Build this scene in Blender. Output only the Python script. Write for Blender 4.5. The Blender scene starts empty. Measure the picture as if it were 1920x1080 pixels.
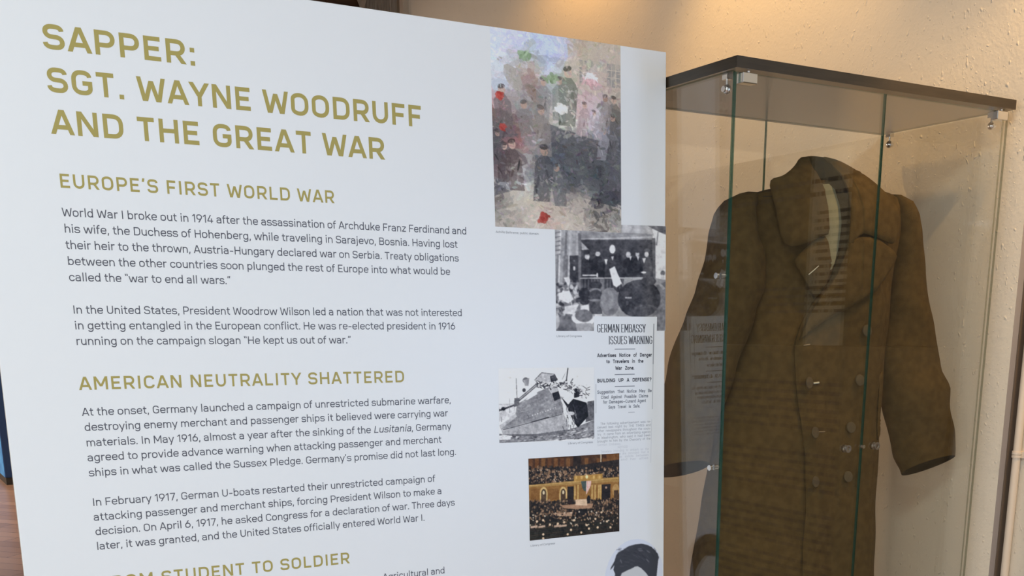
import bpy, bmesh, math, random
import numpy as np
from mathutils import Vector, Matrix
random.seed(7)
rng = np.random.default_rng(11)
SC = bpy.context.scene
COL = SC.collection

# ------------------------------------------------------------------ camera
EYE = 1.42
cam = bpy.data.cameras.new('camera')
cam.sensor_width = 36.0
cam.lens = 36.0 * 1982.567 / 1920.0
cam.shift_y = 566.86 / 1920.0
cam.clip_start = 0.02
cam_ob = bpy.data.objects.new('camera', cam)
COL.objects.link(cam_ob)
R0 = Vector((0.85222, -0.52307, -0.01104))
R1 = Vector((-0.13580, -0.20078, -0.97018))
R2 = Vector((0.50526, 0.82830, -0.24214))
cam_ob.matrix_world = Matrix(((R0.x, -R1.x, -R2.x, 0), (R0.y, -R1.y, -R2.y, 0), (R0.z, -R1.z, -R2.z, EYE), (0, 0, 0, 1)))
SC.camera = cam_ob

# ------------------------------------------------------------------ light and exposure
SC.view_settings.view_transform = 'Standard'
SC.view_settings.look = 'None'
SC.view_settings.exposure = 0.0
SC.view_settings.gamma = 1.0
SC.cycles.use_denoising = True
SC.cycles.max_bounces = 10
SC.cycles.transparent_max_bounces = 24
SC.cycles.caustics_reflective = True
SC.cycles.sample_clamp_indirect = 3.0
SC.cycles.caustics_refractive = False

w = bpy.data.worlds.new('world')
SC.world = w
w.use_nodes = True
bgn = w.node_tree.nodes['Background']
bgn.inputs[0].default_value = (0.62, 0.72, 0.86, 1)
bgn.inputs[1].default_value = 0.12

def area(name, loc, target, sx, sy, energy, color, spread=math.pi):
    l = bpy.data.lights.new(name, 'AREA')
    l.shape = 'RECTANGLE'; l.size = sx; l.size_y = sy
    l.energy = energy; l.color = color; l.spread = spread
    o = bpy.data.objects.new(name, l); COL.objects.link(o)
    o.location = loc
    d = Vector(target) - Vector(loc)
    o.rotation_euler = d.to_track_quat('-Z', 'Z').to_euler()
    return o

def spot(name, loc, target, energy, color, angle, blend, radius):
    l = bpy.data.lights.new(name, 'SPOT')
    l.energy = energy; l.color = color
    l.spot_size = math.radians(angle); l.spot_blend = blend; l.shadow_soft_size = radius
    o = bpy.data.objects.new(name, l); COL.objects.link(o)
    o.location = loc
    d = Vector(target) - Vector(loc)
    o.rotation_euler = d.to_track_quat('-Z', 'Y').to_euler()
    return o

# daylight through the tall window in the left wall and a smaller one in the right wall beside the camera
area('window_daylight', (-3.18, -0.85, 1.40), (0.0, -0.85, 1.40), 1.6, 2.1, 56, (0.82, 0.92, 1.0))
area('side_window_daylight', (2.425, -0.95, 1.42), (0.0, -0.95, 1.42), 0.95, 1.3, 50, (0.42, 0.62, 1.0))
# daylight in the further room
area('far_window_daylight', (-3.1, 10.5, 1.9), (1.1, 10.8, 0.6), 2.4, 1.8, 300, (1.0, 0.80, 0.62))
# added overhead fill light for the exhibit room, no real fixture
area('overhead_fill', (-0.9, -0.6, 3.30), (-0.9, -0.6, 0.0), 1.2, 0.6, 80, (0.86, 0.93, 0.88))
# ceiling track lamps washing the long wall
spot('track_lamp_near', (2.184, 0.886, 2.708), (2.385, 2.0, 1.02), 60, (1.0, 0.63, 0.26), 52, 0.5, 0.016)
spot('track_lamp_middle', (2.165, 1.20, 2.797), (2.385, 2.0, 1.10), 26, (1.0, 0.63, 0.26), 52, 0.5, 0.016)
spot('track_lamp_far', (2.16, 3.32, 2.86), (2.39, 3.38, 2.45), 9.6, (1.0, 0.54, 0.143), 130, 0.8, 0.03)
spot('track_lamp_mid_wall', (1.95, 2.45, 3.00), (2.39, 2.42, 2.20), 42, (1.0, 0.60, 0.21), 74, 0.8, 0.04)

# ------------------------------------------------------------------ materials
def lin(c):
    c = c / 255.0
    return c / 12.92 if c <= 0.04045 else ((c + 0.055) / 1.055) ** 2.4

def mat(name, color, rough=0.6, metal=0.0, spec=0.5):
    m = bpy.data.materials.new(name); m.use_nodes = True
    b = m.node_tree.nodes['Principled BSDF']
    b.inputs['Base Color'].default_value = (*color, 1)
    b.inputs['Roughness'].default_value = rough
    b.inputs['Metallic'].default_value = metal
    b.inputs['Specular IOR Level'].default_value = spec
    return m

def nodes(m):
    return m.node_tree.nodes, m.node_tree.links, m.node_tree.nodes['Principled BSDF']

def noise_color(m, c1, c2, scale, detail=4, stretch=(1, 1, 1), lo=0.35, hi=0.65):
    n, l, b = nodes(m)
    tc = n.new('ShaderNodeTexCoord'); mp = n.new('ShaderNodeMapping')
    mp.inputs['Scale'].default_value = stretch
    tx = n.new('ShaderNodeTexNoise'); tx.inputs['Scale'].default_value = scale; tx.inputs['Detail'].default_value = detail
    cr = n.new('ShaderNodeValToRGB')
    cr.color_ramp.elements[0].position = lo; cr.color_ramp.elements[1].position = hi
    cr.color_ramp.elements[0].color = (*c1, 1); cr.color_ramp.elements[1].color = (*c2, 1)
    l.new(tc.outputs['Object'], mp.inputs[0]); l.new(mp.outputs[0], tx.inputs['Vector'])
    l.new(tx.outputs['Fac'], cr.inputs[0]); l.new(cr.outputs[0], b.inputs['Base Color'])
    return tx, mp

def noise_bump(m, scale, dist, strength=1.0, detail=3):
    n, l, b = nodes(m)
    tc = n.new('ShaderNodeTexCoord')
    tx = n.new('ShaderNodeTexNoise'); tx.inputs['Scale'].default_value = scale; tx.inputs['Detail'].default_value = detail
    bp = n.new('ShaderNodeBump'); bp.inputs['Distance'].default_value = dist; bp.inputs['Strength'].default_value = strength
    l.new(tc.outputs['Object'], tx.inputs['Vector']); l.new(tx.outputs['Fac'], bp.inputs['Height'])
    l.new(bp.outputs[0], b.inputs['Normal'])

def plaster_mat(name, color):
    m = mat(name, color, 0.75, 0, 0.3)
    n, l, b = nodes(m)
    tc = n.new('ShaderNodeTexCoord')
    def math_(op, a, bv, clamp=False):
        x = n.new('ShaderNodeMath'); x.operation = op; x.use_clamp = clamp
        if hasattr(a, 'links'): l.new(a, x.inputs[0])
        else: x.inputs[0].default_value = a
        if hasattr(bv, 'links'): l.new(bv, x.inputs[1])
        else: x.inputs[1].default_value = bv
        return x.outputs[0]
    # warp so the splatters are irregular
    nw = n.new('ShaderNodeTexNoise'); nw.inputs['Scale'].default_value = 38; nw.inputs['Detail'].default_value = 2
    l.new(tc.outputs['Object'], nw.inputs['Vector'])
    mixv = n.new('ShaderNodeVectorMath'); mixv.operation = 'MULTIPLY_ADD'
    l.new(nw.outputs['Color'], mixv.inputs[0]); mixv.inputs[1].default_value = (0.030, 0.030, 0.030)
    mpd = n.new('ShaderNodeMapping'); mpd.inputs['Rotation'].default_value = (0.7, 0, 0); mpd.inputs['Scale'].default_value = (1.0, 1.45, 0.85)
    l.new(tc.outputs['Object'], mpd.inputs[0]); l.new(mpd.outputs[0], mixv.inputs[2])
    def drops(scale, size, amp):
        v = n.new('ShaderNodeTexVoronoi'); v.inputs['Scale'].default_value = scale; v.inputs['Randomness'].default_value = 1.0
        l.new(mixv.outputs[0], v.inputs['Vector'])
        sep = n.new('ShaderNodeSeparateColor'); l.new(v.outputs['Color'], sep.inputs[0])
        rad = math_('MULTIPLY', math_('SUBTRACT', sep.outputs[0], 0.30, True), size)
        h = math_('SUBTRACT', rad, v.outputs['Distance'], True)
        h = math_('MULTIPLY', h, 4.0, True)
        return math_('MULTIPLY', h, amp)
    d1 = drops(62, 0.50, 1.0); d2 = drops(120, 0.55, 0.5)
    fine = n.new('ShaderNodeTexNoise'); fine.inputs['Scale'].default_value = 130; fine.inputs['Detail'].default_value = 3
    l.new(tc.outputs['Object'], fine.inputs['Vector'])
    med = n.new('ShaderNodeTexNoise'); med.inputs['Scale'].default_value = 22; med.inputs['Detail'].default_value = 3
    l.new(tc.outputs['Object'], med.inputs['Vector'])
    hsum = math_('ADD', math_('ADD', d1, d2), math_('ADD', math_('MULTIPLY', fine.outputs['Fac'], 0.5), math_('MULTIPLY', med.outputs['Fac'], 0.9)))
    bp = n.new('ShaderNodeBump'); bp.inputs['Distance'].default_value = 0.0022; bp.inputs['Strength'].default_value = 0.6
    l.new(hsum, bp.inputs['Height']); l.new(bp.outputs[0], b.inputs['Normal'])
    return m

def glass_mat():
    m = bpy.data.materials.new('clear_glass'); m.use_nodes = True
    n, l = m.node_tree.nodes, m.node_tree.links
    n.remove(n['Principled BSDF'])
    out = n['Material Output']
    geo = n.new('ShaderNodeNewGeometry')
    ior = n.new('ShaderNodeMix'); ior.data_type = 'FLOAT'
    ior.inputs[2].default_value = 1.66; ior.inputs[3].default_value = 1 / 1.66
    l.new(geo.outputs['Backfacing'], ior.inputs[0])
    fr = n.new('ShaderNodeFresnel'); l.new(ior.outputs[0], fr.inputs['IOR'])
    tr = n.new('ShaderNodeBsdfTransparent'); tr.inputs[0].default_value = (0.990, 0.996, 0.992, 1)
    gl = n.new('ShaderNodeBsdfGlossy'); gl.inputs['Roughness'].default_value = 0.0
    mx = n.new('ShaderNodeMixShader')
    l.new(fr.outputs[0], mx.inputs[0]); l.new(tr.outputs[0], mx.inputs[1]); l.new(gl.outputs[0], mx.inputs[2])
    l.new(mx.outputs[0], out.inputs[0])
    return m

M = {}
M['board'] = mat('foam_board', (0.80, 0.81, 0.82), 0.38, 0, 0.5)
M['board_edge'] = mat('foam_edge', (0.78, 0.78, 0.76), 0.7)
M['gold'] = mat('gold_ink', (0.385, 0.315, 0.085), 0.5)
M['ink'] = mat('grey_ink', (0.085, 0.085, 0.108), 0.5)
M['caption'] = mat('caption_ink', (0.19, 0.19, 0.21), 0.5)
M['ink_black'] = mat('newsprint_ink', (0.05, 0.05, 0.065), 0.6)
M['ink_mid'] = mat('newsprint_ink_faded', (0.21, 0.22, 0.25), 0.6)
M['ink_faint'] = mat('newsprint_ink_faint', (0.44, 0.45, 0.48), 0.6)
M['ink_ghost'] = mat('newsprint_ink_ghost', (0.62, 0.63, 0.66), 0.6)
M['paper'] = mat('clipping_paper', (0.80, 0.81, 0.82), 0.38, 0, 0.5)
M['glass'] = glass_mat()
M['glass_edge'] = mat('glass_edge', (0.014, 0.075, 0.055), 0.15)
n, l, b = nodes(M['glass_edge'])
tr = n.new('ShaderNodeBsdfTransparent'); tr.inputs[0].default_value = (0.42, 0.58, 0.50, 1)
mx = n.new('ShaderNodeMixShader'); mx.inputs[0].default_value = 0.55
l.new(tr.outputs[0], mx.inputs[1]); l.new(b.outputs[0], mx.inputs[2]); l.new(mx.outputs[0], n['Material Output'].inputs[0])
M['glass_edge_reflect'] = mat('glass_edge_reflect', (0.16, 0.17, 0.12), 0.2)  # paler rim copy with the warm wall's reflection put into its colour
n, l, b = nodes(M['glass_edge_reflect'])
tr = n.new('ShaderNodeBsdfTransparent'); tr.inputs[0].default_value = (0.62, 0.64, 0.55, 1)
mx = n.new('ShaderNodeMixShader'); mx.inputs[0].default_value = 0.35
l.new(tr.outputs[0], mx.inputs[1]); l.new(b.outputs[0], mx.inputs[2]); l.new(mx.outputs[0], n['Material Output'].inputs[0])
M['wall'] = plaster_mat('cream_plaster', (0.73, 0.65, 0.54))
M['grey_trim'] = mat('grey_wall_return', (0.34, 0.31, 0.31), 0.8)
M['return_shade'] = mat('painted_return_shade', (0.13, 0.095, 0.07), 0.8)  # corner shade by the conduit, put into the strip's dark colour
M['conduit'] = mat('painted_conduit', (0.74, 0.62, 0.50), 0.45)
M['slab'] = mat('dark_laminate', (0.05, 0.036, 0.025), 0.35)
noise_color(M['slab'], (0.026, 0.019, 0.012), (0.038, 0.028, 0.018), 14, 5, (1, 1, 14))
M['slab_under'] = mat('laminate_underside', (0.26, 0.21, 0.155), 0.22)
M['chrome'] = mat('chrome', (0.75, 0.74, 0.72), 0.16, 1.0)
M['steel'] = mat('brushed_steel', (0.55, 0.52, 0.48), 0.3, 1.0)
M['wool'] = mat('olive_drab_wool', (0.088, 0.060, 0.030), 0.95, 0, 0.1)
noise_color(M['wool'], (0.064, 0.038, 0.0105), (0.092, 0.056, 0.017), 55, 6)
noise_bump(M['wool'], 420, 0.0012, 0.6, 4)
M['cuff_shade'] = mat('coat_inside_shade', (0.014, 0.009, 0.004), 0.95, 0, 0.1)  # near-black tone painted for the shade inside the cuffs
M['lining'] = mat('khaki_lining', (0.20, 0.185, 0.11), 0.9, 0, 0.1)
M['thread'] = mat('buttonhole_thread', (0.24, 0.17, 0.09), 0.9)
M['thread_light'] = mat('worn_thread', (0.55, 0.50, 0.36), 0.9)
M['seam'] = mat('seam_stitch', (0.022, 0.014, 0.007), 0.95)
M['button'] = mat('dull_bronze_button', (0.096, 0.067, 0.033), 0.8, 0.0, 0.2)
M['floor'] = mat('red_oak_floor', (0.4, 0.2, 0.12), 0.3)
n, l, b = nodes(M['floor'])
br = n.new('ShaderNodeTexBrick'); tc = n.new('ShaderNodeTexCoord'); mp = n.new('ShaderNodeMapping')
mp.inputs['Rotation'].default_value = (0, 0, 0.9)
br.inputs['Scale'].default_value = 1.0; br.inputs['Brick Width'].default_value = 0.9; br.inputs['Row Height'].default_value = 0.14
br.inputs['Mortar Size'].default_value = 0.003
br.inputs['Color1'].default_value = (0.47, 0.31, 0.23, 1); br.inputs['Color2'].default_value = (0.33, 0.205, 0.15, 1)
br.inputs['Mortar'].default_value = (0.08, 0.04, 0.025, 1)
l.new(tc.outputs['Object'], mp.inputs[0]); l.new(mp.outputs[0], br.inputs['Vector']); l.new(br.outputs['Color'], b.inputs['Base Color'])
M['dark_wood'] = mat('dark_wood', (0.085, 0.038, 0.016), 0.5)
noise_color(M['dark_wood'], (0.05, 0.022, 0.010), (0.12, 0.055, 0.022), 6, 5, (1, 1, 9))
M['reed'] = mat('grey_reeded_wood', (0.30, 0.25, 0.20), 0.7)
noise_color(M['reed'], (0.20, 0.165, 0.13), (0.36, 0.30, 0.24), 30, 3, (9, 9, 0.4))
M['jamb'] = mat('pale_jamb', (0.52, 0.43, 0.34), 0.7)
M['blue'] = mat('blue_paint', (0.045, 0.19, 0.40), 0.55)
noise_color(M['blue'], (0.012, 0.15, 0.46), (0.05, 0.30, 0.72), 9, 6)
M['blue_unlit'] = mat('blue_paint_unlit', (0.006, 0.04, 0.15), 0.5)  # cabinet blue darkened for its unlit front, shade put into the colour
M['black_base'] = mat('black_base', (0.02, 0.018, 0.016), 0.6)
M['white_wall'] = mat('white_paint', (0.72, 0.70, 0.66), 0.8)
M['ceiling'] = mat('ceiling_paint', (0.66, 0.62, 0.55), 0.9)
M['cream_board'] = mat('cream_board', (0.20, 0.145, 0.075), 0.6)
M['strip'] = mat('pale_board_strip', (0.42, 0.37, 0.27), 0.6)
M['tan_board'] = mat('tan_board', (0.11, 0.08, 0.042), 0.6)
M['window_frame'] = mat('window_frame_paint', (0.6, 0.6, 0.58), 0.5)

# ------------------------------------------------------------------ mesh helpers
class MB:
    def __init__(s): s.v = []; s.f = []; s.m = []; s.sm = []
    def add(s, vs, fs, mi=0, smooth=False):
        o = len(s.v); s.v += [tuple(v) for v in vs]
        for f in fs:
            s.f.append([i + o for i in f]); s.m.append(mi); s.sm.append(smooth)
    def box(s, a, b, mi=0, fm=None):
        x0, y0, z0 = a; x1, y1, z1 = b
        vs = [(x0,y0,z0),(x1,y0,z0),(x1,y1,z0),(x0,y1,z0),(x0,y0,z1),(x1,y0,z1),(x1,y1,z1),(x0,y1,z1)]
        fs = {'-z':(0,3,2,1),'+z':(4,5,6,7),'-y':(0,1,5,4),'+x':(1,2,6,5),'+y':(2,3,7,6),'-x':(3,0,4,7)}
        o = len(s.v); s.v += vs
        for k, f in fs.items():
            s.f.append([i + o for i in f]); s.m.append((fm or {}).get(k, mi)); s.sm.append(False)
    def tube(s, pts, r, seg=12, mi=0, cap=True):
        pts = [Vector(p) for p in pts]; rs = r if isinstance(r, (list, tuple)) else [r] * len(pts)
        rings = []
        for i, p in enumerate(pts):
            d = (pts[min(i + 1, len(pts) - 1)] - pts[max(i - 1, 0)]).normalized()
            up = Vector((0, 0, 1)) if abs(d.z) < 0.9 else Vector((1, 0, 0))
            a = d.cross(up).normalized(); bb = d.cross(a)
            rings.append([p + (a * math.cos(2*math.pi*k/seg) + bb * math.sin(2*math.pi*k/seg)) * rs[i] for k in range(seg)])
        vs = [v for rg in rings for v in rg]; fs = []
        for i in range(len(pts) - 1):
            for k in range(seg):
                k2 = (k + 1) % seg
                fs.append((i*seg+k, i*seg+k2, (i+1)*seg+k2, (i+1)*seg+k))
        s.add(vs, fs, mi, True)
        if cap:
            s.add(rings[0], [tuple(range(seg))[::-1]], mi); s.add(rings[-1], [tuple(range(seg))], mi)
    def sphere(s, c, r, seg=14, rg=9, mi=0):
        vs = []; fs = []; rr = r if isinstance(r, (tuple, list)) else (r, r, r)
        for i in range(rg + 1):
            t = math.pi * i / rg
            for k in range(seg):
                p = 2 * math.pi * k / seg
                vs.append((c[0]+rr[0]*math.sin(t)*math.cos(p), c[1]+rr[1]*math.sin(t)*math.sin(p), c[2]+rr[2]*math.cos(t)))
        for i in range(rg):
            for k in range(seg):
                k2 = (k+1) % seg
                fs.append((i*seg+k, (i+1)*seg+k, (i+1)*seg+k2, i*seg+k2))
        s.add(vs, fs, mi, True)
    def build(s, name, mats, parent=None, bevel=0.0):
        me = bpy.data.meshes.new(name); me.from_pydata(s.v, [], s.f)
        for m in (mats if isinstance(mats, (list, tuple)) else [mats]): me.materials.append(m)
        me.polygons.foreach_set('material_index', s.m); me.polygons.foreach_set('use_smooth', s.sm)
        me.update()
        o = bpy.data.objects.new(name, me); COL.objects.link(o)
        if parent: o.parent = parent
        if bevel:
            md = o.modifiers.new('bevel', 'BEVEL'); md.width = bevel; md.segments = 2; md.limit_method = 'ANGLE'
        return o

def tag(o, label, cat, group=None):
    o['label'] = label; o['category'] = cat
    if group: o['group'] = group
    return o
def structure(o, label=None):
    o['kind'] = 'structure'
    if label: o['label'] = label
    return o
def empty(name, loc=(0, 0, 0), rz=0.0):
    o = bpy.data.objects.new(name, None); COL.objects.link(o)
    o.location = loc; o.rotation_euler = (0, 0, rz); o.empty_display_size = 0.1
    return o

# ------------------------------------------------------------------ the room
WX = 2.39          # long plastered wall the case stands against
b = MB(); b.box((-3.3, -2.8, -0.12), (3.2, 14.2, 0.0)); structure(b.build('floor', M['floor']))
b = MB(); b.box((-3.3, -2.8, 3.35), (3.2, 14.2, 3.47)); structure(b.build('ceiling', M['ceiling']))
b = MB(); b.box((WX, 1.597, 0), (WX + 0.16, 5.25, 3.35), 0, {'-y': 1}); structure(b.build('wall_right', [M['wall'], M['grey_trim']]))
b = MB(); b.box((WX + 0.045, -0.48, 0), (WX + 0.16, 1.597, 3.35)); b.box((WX + 0.045, -2.8, 0), (WX + 0.16, -1.42, 3.35))
b.box((WX + 0.045, -1.42, 0), (WX + 0.16, -0.48, 0.77)); b.box((WX + 0.045, -1.42, 2.07), (WX + 0.16, -0.48, 3.35)); structure(b.build('wall_right_recess', M['wall']))
b = MB(); b.box((WX + 0.022, 1.5935, 0), (WX + 0.0445, 1.5968, 3.35)); structure(b.build('shade_strip', M['return_shade']), 'narrow dark strip painted as the shade beside the conduit')
# opening to the next room: reeded jamb, pale stop and a dark wooden beam
b = MB()
for i in range(22):
    y = 4.865 + i * 0.0152
    b.tube([(2.3795, y, 0.0), (2.3795, y, 3.35)], 0.0062 + 0.0014 * random.random(), 8)
b.box((2.3785, 4.855, 0), (2.3895, 5.20, 3.35))
structure(b.build('trim_1', M['reed']), 'grey reeded wooden strip at the far end of the wall')
b = MB(); b.box((2.362, 4.765, 0), (2.3895, 4.80, 3.35)); structure(b.build('trim_2', M['jamb']), 'pale flat strip beside the reeded wood')
b = MB(); b.box((2.374, 4.80, 0), (2.3895, 4.854, 3.35)); structure(b.build('trim_5', M['slab_under']), 'brown strip between pale and reeded wood')
b = MB(); b.box((-3.2, 5.26, 2.70), (2.195, 5.50, 3.35)); b.box((2.195, 5.2505, 2.70), (2.389, 5.50, 3.35)); structure(b.build('trim_3', M['dark_wood']), 'dark wooden beam above the opening')
b = MB(); b.add([(2.345, 5.245, 2.99), (2.345, 5.20, 2.93), (2.345, 5.06, 3.06), (2.345, 5.06, 3.3), (2.345, 5.245, 3.3), (2.370, 5.245, 2.99), (2.370, 5.20, 2.93), (2.370, 5.06, 3.06), (2.370, 5.06, 3.3), (2.370, 5.245, 3.3)],
     [(0,1,2,3,4), (9,8,7,6,5), (0,5,6,1), (1,6,7,2), (2,7,8,3), (3,8,9,4), (4,9,5,0)]); structure(b.build('trim_4', M['jamb']), 'grey slanted bracket under the beam')
b = MB(); b.box((2.196, 5.51, 0), (2.40, 14.1, 3.35)); structure(b.build('wall_far_right', M['white_wall']))
b = MB(); b.box((-3.3, 14.1, 0), (3.2, 14.25, 3.35)); structure(b.build('wall_far', M['white_wall']))
b = MB(); b.box((-3.3, -2.8, 0), (-3.2, -1.65, 3.35)); b.box((-3.3, -0.05, 0), (-3.2, 9.3, 3.35)); b.box((-3.3, 11.7, 0), (-3.2, 14.2, 3.35))
b.box((-3.3, -1.65, 0), (-3.2, -0.05, 0.35)); b.box((-3.3, -1.65, 2.45), (-3.2, -0.05, 3.35))
b.box((-3.3, 9.3, 0), (-3.2, 11.7, 1.0)); b.box((-3.3, 9.3, 2.8), (-3.2, 11.7, 3.35))
structure(b.build('wall_left', M['white_wall']))
b = MB(); b.box((-3.2, -2.8, 0), (2.435, -2.7, 3.35)); structure(b.build('wall_front', M['white_wall']))
def window(name, x, y0, y1, z0, z1):
    b = MB()
    for y in (y0, (y0 + y1)/2 - 0.025, y1 - 0.05): b.box((x - 0.03, y, z0), (x + 0.03, y + 0.05, z1))
    for z in (z0, z1 - 0.05): b.box((x - 0.028, y0, z), (x + 0.028, y1, z + 0.05))
    structure(b.build(name, M['window_frame']))
window('window_1', -3.25, -1.65, -0.05, 0.35, 2.45)
window('window_2', -3.25, 9.3, 11.7, 1.0, 2.8)
window('window_3', 2.47, -1.42, -0.48, 0.77, 2.07)

# conduit with its strap
t = tag(empty('conduit_pipe', (2.421, 1.574, 0)), 'thin cream painted conduit pipe running up the wall corner at the right', 'pipe')
b = MB(); b.tube([(0, 0, 0.001), (0, 0, 3.345)], 0.0095, 16); b.build('pipe', M['conduit'], t)
b = MB(); b.tube([(0, 0, 1.093), (0, 0, 1.099)], 0.0118, 16); b.tube([(0, 0, 1.101), (0, 0, 1.107)], 0.0118, 16)
b.box((0.004, -0.018, 1.092), (0.0135, 0.016, 1.108)); b.build('strap', M['conduit'], t)

# blue painted cabinet far behind the panel
t = tag(empty('blue_cabinet', (1.60, 11.5, 0)), 'worn blue painted cabinet on the wooden floor far behind the white panel', 'cabinet')
b = MB(); b.box((-0.480, -0.40, 0.07), (0.45, 1.9, 2.05), 0, {'-y': 1}); b.build('body', [M['blue'], M['blue_unlit']], t, 0.01)
b = MB(); b.box((-0.470, -0.39, 0.0), (0.44, 1.89, 0.07)); b.build('plinth', M['black_base'], t)

# text panel on the wall near the photographer, seen mirrored in the glass doors
t = tag(empty('wall_text_board', (2.42, 0.7, 0.6)), 'dark tan text board on the wall, seen only mirrored in the glass doors', 'board')
b = MB(); b.box((0.0, -0.62, -0.1), (0.0145, 0.795, 0.755)); b.build('lower_board', M['cream_board'], t)
b = MB(); b.box((0.0, -0.62, 0.756), (0.0145, 0.795, 1.30)); b.build('upper_board', M['tan_board'], t)
b = MB(); b.box((-0.0006, 0.277, 0.757), (-0.0001, 0.418, 1.29)); b.build('pale_strip', M['strip'], t)
b = MB()
rr = random.Random(3)
def greek(z, y1, y0, h):
    y = y1
    while y > y0:
        wl = rr.uniform(0.02, 0.07)
        b.box((-0.0012, max(y - wl, y0), z), (-0.0007, y, z + h)); y -= wl + 0.010
z = 1.19; greek(1.205, 0.42, 0.0, 0.012); greek(1.17, 0.42, -0.05, 0.012)
for k in range(13): greek(1.12 - 0.021 * k, 0.42, 0.30, 0.009)
for k in range(4): greek(0.915 - 0.022 * k, 0.42, 0.08 + 0.03 * (k % 2), 0.009)
for k0 in (0.64, 0.43, 0.25, 0.10):
    for k in range(6 if k0 > 0.5 else 5): greek(k0 - 0.026 * k, 0.43, -0.10 + rr.uniform(-0.05, 0.05), 0.011)
b.build('printed_lines', M['ink_black'], t)

# ------------------------------------------------------------------ lettering (own stroke font)
def fillet(pts, closed=False):
    """polyline of (x, y[, r]) with elliptical rounded corners -> dense points"""
    n = len(pts); out = []
    for i, p in enumerate(pts):
        r = p[2] if len(p) > 2 else 0
        if r == 0 or (not closed and (i == 0 or i == n - 1)):
            out.append((p[0], p[1])); continue
        a = pts[(i - 1) % n]; c = pts[(i + 1) % n]
        def pt(q, endpoint):
            dx, dy = q[0] - p[0], q[1] - p[1]; L = math.hypot(dx, dy) or 1
            lim = L if endpoint else L / 2
            rr_ = min(r, lim) / L
            return (p[0] + dx * rr_, p[1] + dy * rr_)
        s = pt(a, (not closed and i - 1 == 0)); e = pt(c, (not closed and i + 1 == n - 1))
        k = 0.60
        c1 = (s[0] + (p[0] - s[0]) * k, s[1] + (p[1] - s[1]) * k); c2 = (e[0] + (p[0] - e[0]) * k, e[1] + (p[1] - e[1]) * k)
        for j in range(7):
            t_ = j / 6; u = 1 - t_
            out.append(tuple(u**3*s[q] + 3*u*u*t_*c1[q] + 3*u*t_*t_*c2[q] + t_**3*e[q] for q in (0, 1)))
    res = []
    for q in out:
        if not res or math.hypot(q[0]-res[-1][0], q[1]-res[-1][1]) > 0.5: res.append(q)
    if closed and math.hypot(res[0][0]-res[-1][0], res[0][1]-res[-1][1]) < 0.5: res.pop()
    return res

G = {}
def g(ch, adv, *s): G[ch] = (adv, s)
P = lambda *p: ('p', p, False)
O = lambda *p: ('p', p, True)
D = lambda x0, y0, x1, y1: ('d', x0, y0, x1, y1)
S = lambda x, y, r=52: ('s', x, y, r)
T, B, X = 658, 42, 478
V = lambda x, y0=0, y1=700: P((x, y0), (x, y1))
g('A', 640, D(52, 0, 312, 700), D(588, 0, 328, 700), P((150, 205), (490, 205)))
g('B', 645, V(115), P((115, B), (545, B, 150), (545, 365, 150), (115, 365)), P((115, T), (515, T, 150), (515, 365, 150), (115, 365)))
g('C', 640, P((545, 500), (545, T, 185), (98, T, 205), (98, B, 205), (545, B, 185), (545, 200)))
g('D', 670, V(115), P((115, T), (575, T, 220), (575, B, 220), (115, B)))
g('E', 583, V(115), P((115, T), (525, T)), P((115, B), (530, B)), P((115, 355), (480, 355)))
g('F', 565, V(115), P((115, T), (525, T)), P((115, 335), (480, 335)))
g('G', 660, P((550, 510), (550, T, 185), (98, T, 205), (98, B, 205), (560, B, 185), (560, 335), (345, 335)))
g('H', 690, V(115), V(575), P((115, 355), (575, 355)))
g('I', 270, V(135))
g('J', 600, P((440, 700), (440, B, 170), (75, B, 170), (75, 200)))
g('K', 640, V(115), D(560, 700, 175, 290), D(300, 400, 580, 0))
g('L', 550, V(115), P((115, B), (515, B)))
g('M', 820, V(115), V(705), D(118, 700, 410, 170), D(702, 700, 410, 170))
g('N', 690, V(115), V(575), D(120, 700, 570, 0))
g('O', 665, O((97, 350), (97, T, 240), (568, T, 240), (568, B, 240), (97, B, 240)))
g('P', 630, V(115), P((115, T), (545, T, 185), (545, 285, 185), (115, 285)))
g('Q', 665, O((97, 350), (97, T, 240), (568, T, 240), (568, B, 240), (97, B, 240)), D(400, 200, 590, -40))
g('R', 645, V(115), P((115, T), (545, T, 185), (545, 290, 185), (115, 290)), D(340, 300, 555, 0))
g('S', 615, P((525, 520), (525, T, 175), (92, T, 175), (92, 360, 160), (530, 345, 160), (530, B, 175), (75, B, 175), (75, 190)))
g('T', 580, V(290), P((35, T), (545, T)))
g('U', 660, P((108, 700), (108, B, 225), (552, B, 225), (552, 700)))
g('V', 630, D(52, 700, 306, 0), D(578, 700, 324, 0))
g('W', 860, D(60, 700, 215, 0), D(428, 600, 238, 0), D(432, 600, 622, 0), D(800, 700, 645, 0))
g('X', 620, D(60, 700, 560, 0), D(560, 700, 60, 0))
g('Y', 600, D(48, 700, 298, 290), D(552, 700, 302, 290), V(300, 0, 330))
g('Z', 590, P((50, T), (535, T)), P((50, B), (545, B)), D(525, 640, 65, 60))
g('a', 555, P((85, 385), (85, X, 145), (435, X, 165), (435, 0)), P((435, 288), (72, 288, 130), (72, B, 130), (435, B, 170), (435, 150)))
bowlL = P((108, 260), (108, X, 200), (488, X, 200), (488, B, 200), (108, B, 200), (108, 261))
bowlR = P((472, 260), (472, X, 200), (88, X, 200), (88, B, 200), (472, B, 200), (472, 261))
g('b', 580, V(108, 0, 740), bowlL)
g('c', 535, P((460, 355), (460, X, 165), (84, X, 200), (84, B, 200), (460, B, 165), (460, 165)))
g('d', 580, V(472, 0, 740), bowlR)
g('e', 562, P((84, 262), (480, 262), (480, X, 200), (84, X, 200), (84, B, 200), (465, B, 165), (465, 130)))
g('f', 340, P((135, 0), (135, 700, 150), (330, 700)), P((30, X), (315, X)))
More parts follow.
